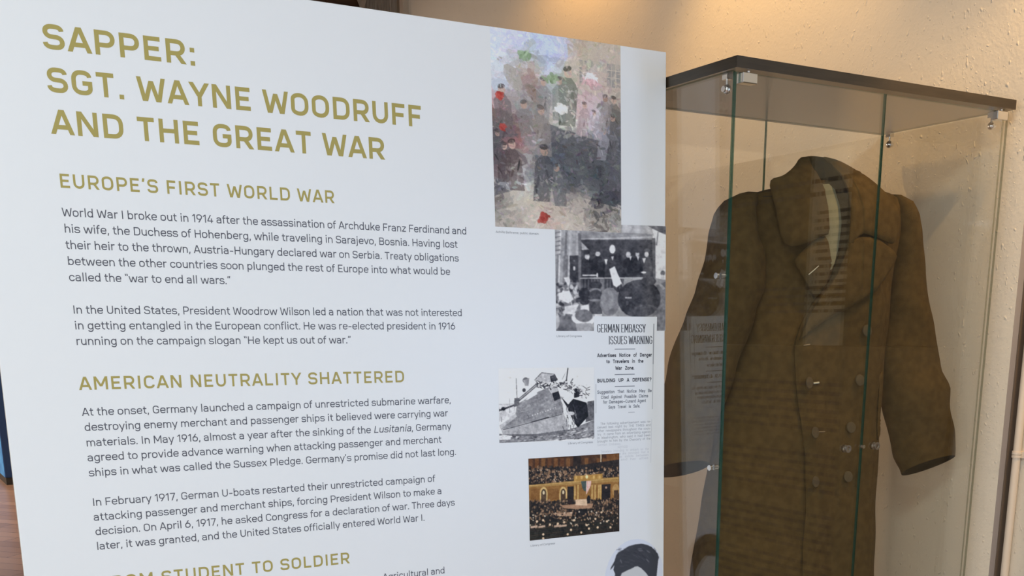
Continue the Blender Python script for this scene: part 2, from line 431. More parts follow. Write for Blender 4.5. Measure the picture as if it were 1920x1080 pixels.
g('g', 580, P((472, 520), (472, -165, 180), (100, -165, 180), (100, -60)), bowlR)
g('h', 570, V(108, 0, 740), P((108, 250), (108, X, 195), (466, X, 190), (466, 0)))
g('i', 250, V(125, 0, 520), S(125, 665))
g('j', 250, P((125, 520), (125, -165, 120), (5, -165)), S(125, 665))
g('k', 540, V(108, 0, 740), D(470, 520, 150, 200), D(250, 300, 495, 0))
g('l', 250, V(125, 0, 740))
g('m', 850, V(108, 0, 520), P((108, 250), (108, X, 175), (425, X, 170), (425, 0)), P((425, 250), (425, X, 175), (745, X, 170), (745, 0)))
g('n', 570, V(108, 0, 520), P((108, 250), (108, X, 195), (466, X, 190), (466, 0)))
g('o', 568, O((84, 260), (84, X, 205), (484, X, 205), (484, B, 205), (84, B, 205)))
g('p', 580, V(108, -200, 520), bowlL)
g('q', 580, V(472, -200, 520), bowlR)
g('r', 385, V(108, 0, 520), P((108, 250), (108, X, 170), (370, X)))
g('s', 520, P((440, 380), (440, X, 130), (80, X, 130), (80, 268, 115), (450, 255, 115), (450, B, 130), (62, B, 130), (62, 150)))
g('t', 375, P((155, 660), (155, B, 140), (345, B)), P((30, X), (335, X)))
g('u', 570, V(462, 0, 520), P((104, 520), (104, B, 190), (462, B, 195), (462, 260)))
g('v', 520, D(50, 520, 252, 0), D(470, 520, 268, 0))
g('w', 790, D(52, 520, 205, 0), D(390, 490, 228, 0), D(400, 490, 562, 0), D(738, 520, 585, 0))
g('x', 520, D(55, 520, 465, 0), D(465, 520, 55, 0))
g('y', 530, D(48, 520, 275, 0), D(485, 520, 195, -205))
g('z', 500, P((45, X), (445, X)), P((45, B), (455, B)), D(430, 460, 70, 60))
g('1', 400, V(265), D(255, 690, 75, 520))
g('4', 600, D(350, 700, 75, 190), P((45, 165), (560, 165)), V(420, 0, 400))
g('6', 590, O((90, 240), (90, 425, 190), (500, 425, 190), (500, B, 190), (90, B, 190)), D(365, 700, 120, 330))
g('7', 540, P((45, T), (490, T)), D(485, 680, 190, 0))
g('9', 590, O((90, 460), (90, T, 190), (500, T, 190), (500, 275, 190), (90, 275, 190)), D(470, 370, 225, 0))
g('.', 225, S(112, 52)); g(',', 225, D(125, 95, 85, -110)); g(':', 240, S(120, 52), S(120, 440))
g('-', 440, P((60, 270), (380, 270))); g('—', 800, P((30, 270), (770, 270)))
g('’', 200, D(115, 720, 80, 540)); g('“', 350, D(85, 720, 125, 540), D(235, 720, 275, 540)); g('”', 350, D(125, 720, 85, 540), D(275, 720, 235, 540))
g('?', 540, P((75, 520), (75, T, 170), (470, T, 170), (470, 380, 150), (265, 340, 60), (265, 195)), S(265, 52))
g('!', 240, V(120, 200, 700), S(120, 52))
g(' ', 250)

def stroke_poly(pts, wd, closed):
    n = len(pts); Lp = []; Rp = []
    for i in range(n):
        a = pts[i - 1] if (i > 0 or closed) else pts[i]; c = pts[(i + 1) % n] if (i < n - 1 or closed) else pts[i]
        p = pts[i]
        d1 = (p[0]-a[0], p[1]-a[1]); d2 = (c[0]-p[0], c[1]-p[1])
        l1 = math.hypot(*d1); l2 = math.hypot(*d2)
        if l1 == 0: d1, l1 = d2, l2
        if l2 == 0: d2, l2 = d1, l1
        n1 = (-d1[1]/l1, d1[0]/l1); n2 = (-d2[1]/l2, d2[0]/l2)
        mx, my = n1[0]+n2[0], n1[1]+n2[1]; q = mx*mx + my*my
        s = min(2 * wd / 2 / max(q, 0.35), wd) if q else wd / 2
        Lp.append((p[0]+mx*s, p[1]+my*s)); Rp.append((p[0]-mx*s, p[1]-my*s))
    quads = []
    for i in range(n if closed else n - 1):
        j = (i + 1) % n
        quads.append([Rp[i], Rp[j], Lp[j], Lp[i]])
    return quads

_cache = {}
def glyph(ch, wd, serif=0, ay=1.0):
    key = (ch, wd, serif, ay)
    if key in _cache: return _cache[key]
    adv, strokes = G[ch]; polys = []
    def ser(x, y):
        hw = wd * 0.5 + 48; hh = 34
        yy = 0 if y < 350 else 700 - hh
        polys.append((si, [(x-hw, yy), (x+hw, yy), (x+hw, yy+hh), (x-hw, yy+hh)]))
    for si, s in enumerate(strokes):
        if s[0] == 'p':
            YM = {658: 700 - wd/ay/2, 42: wd/ay/2, 478: 520 - wd/ay/2}
            pts = fillet([(p_[0], YM.get(p_[1], p_[1])) + tuple(p_[2:]) for p_ in s[1]], s[2])
            polys += [(si, [(px, py / ay) for px, py in q]) for q in stroke_poly([(px, py * ay) for px, py in pts], wd, s[2])]
            if serif and len(s[1]) == 2 and s[1][0][0] == s[1][1][0]:
                ser(*s[1][0][:2]); ser(*s[1][1][:2])
        elif s[0] == 'd':
            _, x0, y0, x1, y1 = s
            L = math.hypot(x1-x0, y1-y0); hw = wd / 2 * L / max(abs(y1 - y0), 1)
            hw = min(hw, wd)
            q = [(x0-hw, y0), (x0+hw, y0), (x1+hw, y1), (x1-hw, y1)]
            if y0 > y1: q = [q[3], q[2], q[1], q[0]]
            polys.append((si, q))
            if serif:
                if y0 in (0, 700): ser(x0, y0)
                if y1 in (0, 700): ser(x1, y1)
        else:
            _, x, y, r = s; r = r * (wd / 84) ** 0.6
            polys.append((si, [(x-r, y-r), (x+r, y-r), (x+r, y+r), (x-r, y+r)]))
    _cache[key] = (adv, polys)
    return _cache[key]

def text(mb, s, u0, u1, v, cap, y, wd=84, track=0, slant=None, serif=0, mi=0):
    """one line between u0 and u1 (mm), baseline v, cap height cap; y is the sheet height above the board"""
    adv = sum(G[c][0] for c in s) + track * (len(s) - 1)
    lsb, rsb = 45, 45
    k = (u1 - u0) / (adv - lsb - rsb); ky = cap / 700.0
    x = -lsb
    ital = False
    for c in s:
        if c == '_': ital = not ital; continue
        a, polys = glyph(c, wd, serif, 3.0 if serif else 1.0)
        for si, q in polys:
            vs = [(u0 + (x + px + (0.2 * py if ital else 0)) * k, v + py * ky) for px, py in q]
            mb.add([PV(p[0], p[1], y + si * 1.2e-5) for p in vs], [tuple(range(len(vs)))], mi)
        x += a + track
    return k / ky
G['_'] = (0, ())

# ------------------------------------------------------------------ the exhibit panel
KP = 1.1513 / 1000.0      # layout units (mm) to metres
U = Vector((0.998, -0.0619, -0.0113)).normalized()
VV = Vector((0.0142, 0.0464, 0.9988)).normalized()
NN = U.cross(-VV).cross(U)          # placeholder, rebuilt below
NN = VV.cross(U).normalized()       # points away from the reader
VV = U.cross(NN).normalized()
P0 = Vector((1.4848, 1.8004, 1.4077))
VB = -1.407
BASE = P0 + VV * VB + U * (-0.642)
panel = empty('exhibit_panel')
panel.matrix_world = Matrix(((U.x, NN.x, VV.x, BASE.x), (U.y, NN.y, VV.y, BASE.y), (U.z, NN.z, VV.z, BASE.z), (0, 0, 0, 1)))
tag(panel, 'large white exhibit panel titled SAPPER with gold headings, standing left of the glass case', 'exhibit panel')
def PV(u, v, y=0.0):
    return (u * KP + 0.642, -y, v * KP - VB)
b = MB(); b.box((-0.642, 0.0, 0.0), (0.643, 0.012, 0.5475 - VB), 0, {'+x': 1, '-x': 1, '+z': 1})
b.build('board', [M['board'], M['board_edge']], panel, 0.0015)
b = MB(); b.box((-0.25, 0.012, 0.25), (-0.21, 0.03, 1.2)); b.box((0.21, 0.012, 0.25), (0.25, 0.03, 1.2))
b.tube([(-0.23, 0.03, 1.1), (-0.23, 0.30, 0.025)], 0.012); b.tube([(0.23, 0.03, 1.1), (0.23, 0.30, 0.025)], 0.012)
b.build('back_brace', M['board_edge'], panel)

YT = 0.00024
def lines(name, rows, cap, material, wd, track, y=YT, serif=0, parent=None, label=None):
    mb = MB()
    for s, u0, u1, v in rows:
        text(mb, s, u0, u1, v, cap, y, wd, track, serif=serif)
    o = mb.build(name, material, parent or panel)
    if label: o['label'] = label
    return o
for row in (('SAPPER:', -1016.5, -818.7, 367.0), ('SGT. WAYNE WOODRUFF', -1016.5, -472.8, 313.0), ('AND THE GREAT WAR', -1016.5, -537.7, 260.0)):
    lines('title_line', [row], 31.5, M['gold'], 128, 55)
lines('section_heading', [('EUROPE’S FIRST WORLD WAR', -1014.5, -623.4, 190.8)], 18.4, M['gold'], 116, 75)
lines('section_heading', [('AMERICAN NEUTRALITY SHATTERED', -1015.5, -520.4, -81.8)], 18.4, M['gold'], 116, 75)
lines('section_heading', [('FROM STUDENT TO SOLDIER', -1014.5, -630.1, -371)], 18.4, M['gold'], 116, 75)
CB = 11.2
lines('body_paragraph', [
 ('World War I broke out in 1914 after the assassination of Archduke Franz Ferdinand and', -1015.5, -399.4, 153.5),
 ('his wife, the Duchess of Hohenberg, while traveling in Sarajevo, Bosnia. Having lost', -1014.8, -416.4, 132.0),
 ('their heir to the thrown, Austria-Hungary declared war on Serbia. Treaty obligations', -1015.3, -415.1, 110.4),
 ('between the other countries soon plunged the rest of Europe into what would be', -1014.8, -431.4, 88.9),
 ('called the “war to end all wars.”', -1015.2, -791.6, 67.4)], CB, M['ink'], 86, 0)
lines('body_paragraph', [
 ('In the United States, President Woodrow Wilson led a nation that was not interested', -1014.4, -412.2, 23.4),
 ('in getting entangled in the European conflict. He was re-elected president in 1916', -1014.2, -425.3, 1.9),
 ('running on the campaign slogan “He kept us out of war.”', -1014.3, -608.4, -19.5)], CB, M['ink'], 86, 0)
lines('body_paragraph', [
 ('At the onset, Germany launched a campaign of unrestricted submarine warfare,', -1016.0, -437.9, -118.2),
 ('destroying enemy merchant and passenger ships it believed were carrying war', -1014.8, -444.2, -139.6),
 ('materials. In May 1916, almost a year after the sinking of the _Lusitania_, Germany', -1014.6, -439.0, -161.6),
 ('agreed to provide advance warning when attacking passenger and merchant', -1014.8, -457.8, -182.9),
 ('ships in what was called the Sussex Pledge. Germany’s promise did not last long.', -1015.0, -431.4, -204.6)], CB, M['ink'], 86, 0)
lines('body_paragraph', [
 ('In February 1917, German U-boats restarted their unrestricted campaign of', -1014.3, -472.1, -247.5),
 ('attacking passenger and merchant ships, forcing President Wilson to make a', -1014.7, -460.7, -269.1),
 ('decision. On April 6, 1917, he asked Congress for a declaration of war. Three days', -1014.5, -437.1, -290.4),
 ('later, it was granted, and the United States officially entered World War I.', -1014.6, -493.9, -312.0)], CB, M['ink'], 86, 0)
lines('body_paragraph', [('Agricultural and', -573.3, -460.4, -405.8)], CB, M['ink'], 86, 0)
CC = 3.4
for s, u0, u1, v in (('Achille Beltrame, public domain', -344.9, -262.9, 158.5), ('Library of Congress', -230.9, -179.2, -10.9),
                     ('Library of Congress', -210.2, -157.8, -197.8), ('Library of Congress', -290.9, -240.2, -375.6)):
    lines('photo_caption', [(s, u0, u1, v)], CC, M['caption'], 74, 0)

# newspaper clipping
b = MB()
b.add([PV(-153.4, 24.8, 0.00016), PV(-153.7, -245, 0.00016), PV(-22.5, -245, 0.00016), PV(-17.0, 24.8, 0.00016)], [(0, 1, 2, 3)])
clip = b.build('newspaper_clipping', M['paper'], panel); clip['label'] = 'white newspaper clipping headed GERMAN EMBASSY ISSUES WARNING'
lines('clipping_headline', [('GERMAN EMBASSY', -146.6, -43.0, -2.9), ('ISSUES WARNING', -122.1, -27.8, -23.8)], 14.2, M['ink_black'], 150, 34, serif=1, parent=clip)
lines('clipping_text', [('Advertises   Notice   of   Danger', -146.8, -28.5, -46.3), ('to   Travelers   in   the', -127.6, -47.5, -57.2),
      ('War   Zone.', -108.2, -67.5, -69.1), ('BUILDING   UP   A   DEFENSE?', -147.2, -29.6, -90.7)], 6.6, M['ink_black'], 160, 20, parent=clip)
lines('clipping_text', [('Suggestion   That   Notice   May   Be', -147.4, -28.9, -110.6), ('Cited   Against   Possible   Claims', -139.5, -36.7, -119.9),
      ('for  Damages—Cunard  Agent', -135, -41.4, -128.5), ('Says   Travel   is   Safe.', -123.6, -54.5, -137.9)], 5.9, M['ink_mid'], 150, 20, parent=clip)
lines('clipping_text', [('The  following  advertisement  was  re-', -141.3, -30.5, -166.4), ('ceived  last  night  by  THE  TIMES  and', -147.9, -30.5, -172.6),
      ('other  newspapers  throughout  the  coun-', -147.9, -30.8, -178.9), ('try.   It  came  from  an  advertising  agency', -147.9, -30.8, -185.2),
      ('in  Washington,  who  said  it  had  been', -147.9, -31.0, -191.5), ('brought  to  him  by  the  Chancery  of  the', -148, -31.2, -197.8)], 4.4, M['ink_faint'], 110, 0, parent=clip)
lines('clipping_text', [('German   Embassy.', -148, -97, -204.1), ('NOTICE!', -104, -82, -210.4), ('Travelers   intending   to   embark   on   the', -141, -35, -216.6),
      ('Atlantic   voyage   are   reminded   that   a', -140, -35, -222.2), ('state   of   war   exists   between', -140, -35.5, -227.8), ('Germany   and   her   allies', -140, -36, -233.4)], 4.2, M['ink_ghost'], 95, 0, parent=clip)
def rule(pts, m):
    b = MB(); b.add([PV(u, v, YT) for u, v in pts], [(0, 1, 2, 3)]); b.build('clipping_rule', M[m], clip)
for u0, u1, v, h, m in ((-109.8, -65.2, -32.4, 1.4, 'ink_mid'), (-110, -66.4, -77.4, 1.4, 'ink_mid'), (-110, -66.4, -98.7, 1.4, 'ink_mid'), (-80.6, -66.4, -146, 1.0, 'ink_faint')):
    rule([(u0, v - h/2), (u1, v - h/2), (u1, v + h/2), (u0, v + h/2)], m)
for u0, v0, u1, v1, wd_, m in ((-24, 12.4, -25.5, -60, 1.7, 'ink_mid'), (-25.5, -60, -27, -141.7, 1.3, 'ink_faint'), (-28.2, -160, -30.3, -241, 0.9, 'ink_ghost'), (-150.1, -93, -150.6, -145, 1.1, 'ink_faint')):
    rule([(u0 + wd_/2, v0), (u0 - wd_/2, v0), (u1 - wd_/2, v1), (u1 + wd_/2, v1)], m)

# ------------------------------------------------------------------ printed pictures (painted in numpy, kept as point colours of a fine sheet)
class Cv:
    """quad: source points of the corners TL TR BR BL; drawing calls use those source coordinates"""
    def __init__(s, quad, W, H, bg, ss=2):
        s.q = [np.array(p, float) for p in quad]; s.W, s.H, s.ss = W, H, ss
        s.w, s.h = W * ss, H * ss
        s.a = np.ones((s.h, s.w, 3)) * np.array(bg, float)
        e1 = s.q[1] - s.q[0]; e2 = s.q[3] - s.q[0]
        s.A = np.linalg.inv(np.stack([e1, e2], 1))
        s.sx = s.w / np.linalg.norm(e1)
    def m(s, p):
        t = s.A @ (np.array(p, float) - s.q[0]); return t[0] * s.w, t[1] * s.h
    def col(s, c):
        return np.array((c - 2, c - 2, c + 6) if np.isscalar(c) else c, float)
    def poly(s, pts, c, al=1.0):
        q = [s.m(p) for p in pts]; xs = [p[0] for p in q]; ys = [p[1] for p in q]
        x0, x1 = max(int(min(xs)), 0), min(int(max(xs)) + 2, s.w); y0, y1 = max(int(min(ys)), 0), min(int(max(ys)) + 2, s.h)
        if x1 <= x0 or y1 <= y0: return
        gx, gy = np.meshgrid(np.arange(x0, x1) + .5, np.arange(y0, y1) + .5)
        ins = np.zeros(gx.shape, bool); n = len(q)
        for i in range(n):
            (ax, ay), (bx, by) = q[i], q[(i + 1) % n]
            if ay == by: continue
            cnd = ((ay > gy) != (by > gy)) & (gx < (bx - ax) * (gy - ay) / (by - ay) + ax)
            ins ^= cnd
        sub = s.a[y0:y1, x0:x1]; sub[ins] = sub[ins] * (1 - al) + s.col(c) * al
    def ell(s, cx, cy, rx, ry, c, rot=0, al=1.0, n=20):
        cr, sr = math.cos(rot), math.sin(rot)
        s.poly([(cx + rx*math.cos(t)*cr - ry*math.sin(t)*sr, cy + rx*math.cos(t)*sr + ry*math.sin(t)*cr) for t in [2*math.pi*k/n for k in range(n)]], c, al)
    def line(s, a, b_, wd, c, al=1.0):
        dx, dy = b_[0]-a[0], b_[1]-a[1]; L = math.hypot(dx, dy) or 1; nx, ny = -dy/L*wd/2, dx/L*wd/2
        s.poly([(a[0]+nx, a[1]+ny), (b_[0]+nx, b_[1]+ny), (b_[0]-nx, b_[1]-ny), (a[0]-nx, a[1]-ny)], c, al)
    def blur(s, k):
        for ax in (0, 1):
            acc = np.zeros_like(s.a)
            for d in range(-k, k + 1): acc += np.roll(s.a, d, ax)
            s.a = acc / (2 * k + 1)
    def grain(s, amp, size=3):
        nz = rng.normal(0, amp, (s.h // size + 2, s.w // size + 2))
        s.a += np.kron(nz, np.ones((size, size)))[:s.h, :s.w, None]
    def mottle(s, amp, size):
        nz = rng.normal(0, amp, (s.h // size + 3, s.w // size + 3))
        ys, xs = np.arange(s.h)/size, np.arange(s.w)/size
        i, j = ys.astype(int), xs.astype(int); fy, fx = (ys - i)[:, None], (xs - j)[None, :]
        fy, fx = fy*fy*(3 - 2*fy), fx*fx*(3 - 2*fx)
        g_ = lambda a, b_: nz[np.ix_(i + a, j + b_)]
        v = (g_(0, 0)*(1-fx) + g_(0, 1)*fx)*(1-fy) + (g_(1, 0)*(1-fx) + g_(1, 1)*fx)*fy
        s.a += v[..., None]
    def final(s):
        return np.clip(s.a.reshape(s.H, s.ss, s.W, s.ss, 3).mean((1, 3)), 0, 255)

def print_mat(name):
    m = mat(name, (1, 1, 1), 0.5, 0, 0.22)
    n, l, b_ = nodes(m)
    at = n.new('ShaderNodeVertexColor'); at.layer_name = 'print'
    l.new(at.outputs[0], b_.inputs['Base Color'])
    return m
M['print'] = print_mat('printed_picture')

def sheet(name, img, quad, y, ref=(200, 202, 207), mask=None, label=None):
    """quad: panel positions (u, v) of TL TR BR BL"""
    H, W, _ = img.shape
    q = [np.array(p, float) for p in quad]
    tx = np.linspace(0, 1, W)[None, :, None]; ty = np.linspace(0, 1, H)[:, None, None]
    uv = (q[0]*(1-tx) + q[1]*tx)*(1-ty) + (q[3]*(1-tx) + q[2]*tx)*ty
    co = np.zeros((H, W, 3)); co[..., 0] = uv[..., 0]*KP + 0.642; co[..., 1] = -y; co[..., 2] = uv[..., 1]*KP - VB
    idx = np.arange(H*W).reshape(H, W)
    f = np.stack([idx[:-1, :-1], idx[1:, :-1], idx[1:, 1:], idx[:-1, 1:]], -1).reshape(-1, 4)
    if mask is not None:
        mk = mask.reshape(-1); f = f[mk[f].all(1)]
    me = bpy.data.meshes.new(name)
    me.from_pydata(co.reshape(-1, 3).tolist(), [], f.tolist())
    c = img / 255.0; cl = np.where(c <= 0.04045, c/12.92, ((c + 0.055)/1.055)**2.4)
    rf = np.array([lin(v) for v in ref])
    cl = np.clip(cl / rf * 0.81, 0.004, 0.88)
    at = me.color_attributes.new('print', 'FLOAT_COLOR', 'POINT')
    buf = np.ones((H*W, 4), np.float32); buf[:, :3] = cl.reshape(-1, 3)
    at.data.foreach_set('color', buf.ravel())
    me.materials.append(M['print'])
    o = bpy.data.objects.new(name, me); COL.objects.link(o); o.parent = panel
    if label: o['label'] = label
    return o

# --- colour picture at the top right: a loosely brushed street scene in the same colours
pal = [
 [(190,195,215),(185,190,212),(180,187,212),(175,183,210),(180,180,195),(165,150,130),(178,165,150),(175,162,150)],
 [(195,200,215),(175,175,182),(150,152,140),(165,175,205),(190,180,170),(180,168,152),(165,158,150),(170,160,150)],
 [(188,193,200),(155,145,140),(165,140,130),(188,193,203),(150,160,140),(188,170,165),(190,160,160),(165,150,140)],
 [(178,183,190),(158,150,145),(130,112,106),(150,155,155),(172,168,158),(170,142,142),(185,167,167),(140,130,120)],
 [(160,112,108),(140,140,140),(122,116,112),(175,166,160),(214,206,200),(190,164,164),(193,184,190),(110,106,106)],
 [(92,84,84),(112,92,90),(122,104,98),(150,146,140),(208,200,190),(170,165,165),(172,168,178),(96,96,102)],
 [(82,77,82),(140,95,90),(165,160,160),(78,77,82),(82,82,84),(90,86,86),(88,80,80),(85,85,88)],
 [(84,70,74),(132,118,112),(118,110,110),(75,80,90),(76,76,79),(84,84,87),(66,66,71),(88,88,90)],
 [(100,87,87),(188,186,184),(110,106,108),(148,148,148),(67,67,71),(80,80,82),(57,57,62),(84,84,87)],
 [(78,77,86),(188,184,178),(160,155,150),(135,130,128),(82,80,80),(148,143,138),(58,58,63),(62,62,66)],
 [(110,102,96),(175,166,156),(178,164,150),(160,142,132),(150,140,130),(132,122,116),(66,62,64),(76,75,78)],
 [(138,133,128),(152,142,132),(188,178,168),(174,152,142),(183,174,164),(170,160,150),(74,69,68),(148,143,137)]]
pal = np.array(pal, float)
cv = Cv([(0, 0), (8, 0), (8, 12), (0, 12)], 220, 340, (150, 145, 140))
def pcol(x, y):
    fx, fy = min(max(x - .5, 0), 6.999), min(max(y - .5, 0), 10.999)
    i, j = int(fx), int(fy); a_, c_ = fx - i, fy - j
    return (pal[j, i]*(1-a_) + pal[j, i+1]*a_)*(1-c_) + (pal[j+1, i]*(1-a_) + pal[j+1, i+1]*a_)*c_
R_ = random.Random(5)
def strokes(n, lo, hi, jit, amin, amax, al):
    for _ in range(n):
        x, y = R_.uniform(-.2, 8.2), R_.uniform(-.2, 12.2)
        c = pcol(x, y) + R_.gauss(0, jit) + np.array([R_.gauss(0, jit*.35) for _ in range(3)])
        s_ = R_.uniform(lo, hi)
        cv.ell(x, y, s_, s_*R_.uniform(.22, .5), np.clip(c, 20, 235), R_.uniform(amin, amax), al, 9)
strokes(700, .5, 1.1, 5, -1.2, 1.2, .9)
# broad masses: pale facade with two windows, dark carriage-like block, sandy ground
cv.poly([(4.6, 0), (8, 0), (8, 4.2), (7, 3.8), (5.6, 3.0), (4.7, 2.4)], (176, 163, 150), .75)
for x0 in (5.35, 7.1):
    cv.poly([(x0, 1.25), (x0 + .85, 1.25), (x0 + .85, 2.7), (x0, 2.7)], (128, 126, 124), .8)
    for k in (.28, .56): cv.line((x0 + k, 1.25), (x0 + k, 2.7), .05, (186, 174, 160), .9)
    for k in (1.65, 2.1): cv.line((x0, k), (x0 + .85, k), .05, (186, 174, 160), .9)
cv.poly([(3.0, 5.3), (8, 6.5), (8, 9.3), (5.5, 9.4), (3.9, 8.6), (3.2, 7.2)], (78, 78, 82), .7)
cv.poly([(0, 10.1), (2.4, 9.2), (8, 10.4), (8, 12), (0, 12)], (180, 169, 157), .55)
strokes(900, .14, .40, 9, -1.6, 1.6, .6)
# a loose crowd of upright figures, plain silhouettes
for _ in range(17):
    x, y = R_.uniform(.2, 7.8), R_.uniform(2.4, 8.6)
    h_ = R_.uniform(1.5, 3.0); q_ = h_/2.0; c = pcol(x, y) * R_.uniform(.6, 1.0); c = c + R_.gauss(0, 10)
    lean = R_.uniform(-.3, .3)
    cv.poly([(x - .40*q_, y + .32*q_), (x - .14*q_, y), (x + .14*q_, y), (x + .42*q_, y + .36*q_), (x + .36*q_ + lean, y + h_), (x - .34*q_ + lean, y + h_)], np.clip(c, 34, 222), .62)
    cv.ell(x, y - .20*q_, .17*q_, .23*q_, np.clip(np.array((172, 142, 126)) + R_.gauss(0, 14), 60, 220), 0, .75, 10)
    cv.ell(x - .03, y - .36*q_, .19*q_, .12*q_, np.clip(c * .62, 25, 170), R_.uniform(-.4, .4), .7, 9)
    for k in range(5):
        cv.ell(x + R_.uniform(-.3, .3)*q_ + lean*.5, y + R_.uniform(.3, .95)*h_, .30*q_, .05*q_, np.clip(c + R_.gauss(0, 26), 25, 230), R_.uniform(1.0, 2.1), .6, 8)
strokes(1300, .05, .20, 17, -1.6, 1.6, .55)
for cx, cy, rx, ry, c in ((.45, 3.95, .25, .3, (158, 62, 54)), (2.95, 11.25, .36, .34, (146, 58, 50)), (.62, 5.9, .22, .3, (150, 62, 56)), (4.2, 4.4, .6, .28, (222, 216, 210)),
                          (2.0, 1.4, .4, .28, (128, 148, 118)), (3.6, 2.6, .45, .3, (126, 142, 112)), (5.9, 2.5, .7, .25, (196, 160, 162)), (6.1, 2.2, .5, .2, (214, 206, 206))):
    for _ in range(16):
        cv.ell(cx + R_.gauss(0, rx*.4), cy + R_.gauss(0, ry*.4), rx*R_.uniform(.25, .6), ry*R_.uniform(.2, .5), np.array(c) + R_.gauss(0, 12), R_.uniform(-1.5, 1.5), .8, 9)
cv.grain(4, 2)
sheet('picture_print', cv.final(), [(-346.6, 475.2), (-95.5, 475.2), (-94.9, 168.5), (-345.6, 168.5)], 0.00018, (196, 196, 196), None, 'tall colour street picture at the top right of the panel')

# --- photograph of men on a train platform above a crowd
cv = Cv([(57, -8), (1125, 10), (1122, 1030), (66, 1032)], 230, 226, (150, 150, 156))
gp = cv.poly
gp([(50, 0), (300, 0), (300, 320), (50, 320)], 168); gp([(50, 300), (290, 300), (290, 620), (50, 620)], 120)
for x0, wd, c in ((75, 20, 150), (128, 40, 150), (112, 14, 196), (165, 22, 120), (200, 16, 185), (240, 40, 150)): cv.line((x0, 60), (x0 - 18, 560), wd, c)
for k in range(6): cv.line((62, 90 + k*42), (110, 80 + k*42), 12, 110)
gp([(195, 305), (275, 300), (275, 600), (200, 600)], 58); cv.ell(237, 425, 10, 22, 190); cv.ell(237, 352, 8, 8, 110)
gp([(985, 40), (1130, 60), (1130, 540), (1020, 540)], 214); gp([(1130, 540), (1020, 520), (1030, 700), (1130, 700)], 150)
gp([(690, -10), (960, 0), (1010, 110), (690, 110)], 178); gp([(930, 8), (1130, 14), (1130, 98), (1060, 72)], 96)
cv.line((1045, 70), (1030, 200), 12, 120)
gp([(285, 70), (990, 90), (990, 150), (285, 150)], 138); cv.line((300, 150), (985, 120), 16, 176)
gp([(300, 150), (985, 145), (1005, 520), (298, 520)], 66); gp([(305, 175), (375, 245), (305, 250)], 176)
gp([(272, 90), (302, 90), (300, 640), (280, 640)], 112); gp([(985, 130), (1018, 130), (1025, 520), (1000, 520)], 98)
for pts, c in (([(303, 352), (330, 322), (385, 332), (402, 485), (303, 492)], 46), ([(398, 350), (440, 306), (490, 318), (525, 392), (522, 512), (398, 492)], 36),
               ([(548, 342), (575, 300), (640, 284), (692, 342), (722, 402), (712, 512), (543, 512)], 56), ([(698, 362), (740, 312), (792, 312), (806, 502), (708, 512)], 42),
               ([(798, 342), (830, 320), (872, 332), (904, 484), (798, 502)], 46), ([(902, 342), (940, 300), (982, 322), (988, 492), (896, 492)], 86)): gp(pts, c)
for x, y, rx, ry, c in ((358, 312, 22, 28, 188), (458, 286, 24, 24, 190), (597, 240, 29, 42, 216), (752, 292, 23, 30, 186), (840, 285, 18, 28, 182), (932, 288, 21, 28, 204)): cv.ell(x, y, rx, ry, c)
for x, y, rx, ry, c in ((353, 276, 31, 18, 54), (460, 242, 25, 24, 62), (755, 242, 30, 24, 64), (842, 262, 20, 12, 60), (937, 248, 28, 18, 98)): cv.ell(x, y, rx, ry, c)
for x in (366, 596, 770, 845): gp([(x - 10, 312), (x + 16, 306), (x + 4, 352)], 205)
gp([(520, 338), (552, 338), (538, 392)], 222); gp([(888, 325), (926, 325), (908, 378)], 216)
gp([(298, 525), (710, 525), (700, 660), (298, 640)], 62)
for k in range(14): cv.line((310 + k*30, 530), (308 + k*30, 630), 7, 104)
gp([(480, 520), (522, 520), (520, 650), (485, 650)], 110)
cv.line((290, 520), (935, 516), 9, 176); cv.line((315, 492), (455, 492), 11, 216); cv.ell(453, 490, 8, 22, 220); cv.ell(905, 465, 26, 10, 220)
gp([(568, 432), (620, 404), (690, 572), (640, 610), (608, 590)], 226); cv.line((688, 570), (706, 612), 9, 150)
gp([(60, 560), (285, 560), (300, 1040), (60, 1040)], 118)
for _ in range(150): cv.ell(R_.uniform(70, 290), R_.uniform(540, 880), R_.uniform(8, 26), R_.uniform(6, 20), R_.choice((55, 75, 100, 135, 175, 205)), R_.uniform(0, 3), .85, 8)
for pts in ([(140, 515), (188, 505), (202, 545), (182, 602)], [(88, 662), (192, 640), (232, 722), (182, 762), (92, 722)], [(148, 792), (282, 770), (232, 872), (150, 862)], [(300, 790), (370, 775), (400, 840), (290, 845)], [(430, 870), (500, 855), (500, 900), (430, 900)]): gp(pts, 212)
cv.line((180, 600), (215, 790), 6, 225)
gp([(370, 600), (500, 640), (500, 870), (380, 870)], 76)
cv.ell(330, 668, 52, 56, 48); cv.ell(332, 714, 62, 14, 42); cv.ell(335, 748, 46, 32, 44); cv.ell(440, 590, 60, 40, 44); cv.ell(435, 640, 55, 24, 122); cv.ell(440, 688, 58, 56, 60); cv.ell(440, 735, 60, 12, 128)
gp([(1035, 590), (1130, 555), (1130, 1040), (1035, 1040)], 112); cv.ell(1097, 472, 24, 25, 104); cv.ell(1095, 512, 20, 24, 198)
cv.ell(575, 750, 95, 140, 118); cv.ell(550, 730, 60, 110, 146, 0, .6); cv.ell(865, 725, 215, 190, 60); cv.ell(960, 545, 75, 50, 74); cv.ell(930, 850, 130, 70, 88, 0, .5); gp([(1000, 500), (1125, 620), (1100, 640)], 150)
cv.ell(745, 765, 14, 22, 96)
for k in range(5): gp([(724 + k*13, 705), (733 + k*13, 705), (733 + k*13, 721), (724 + k*13, 721)], 226, .8)
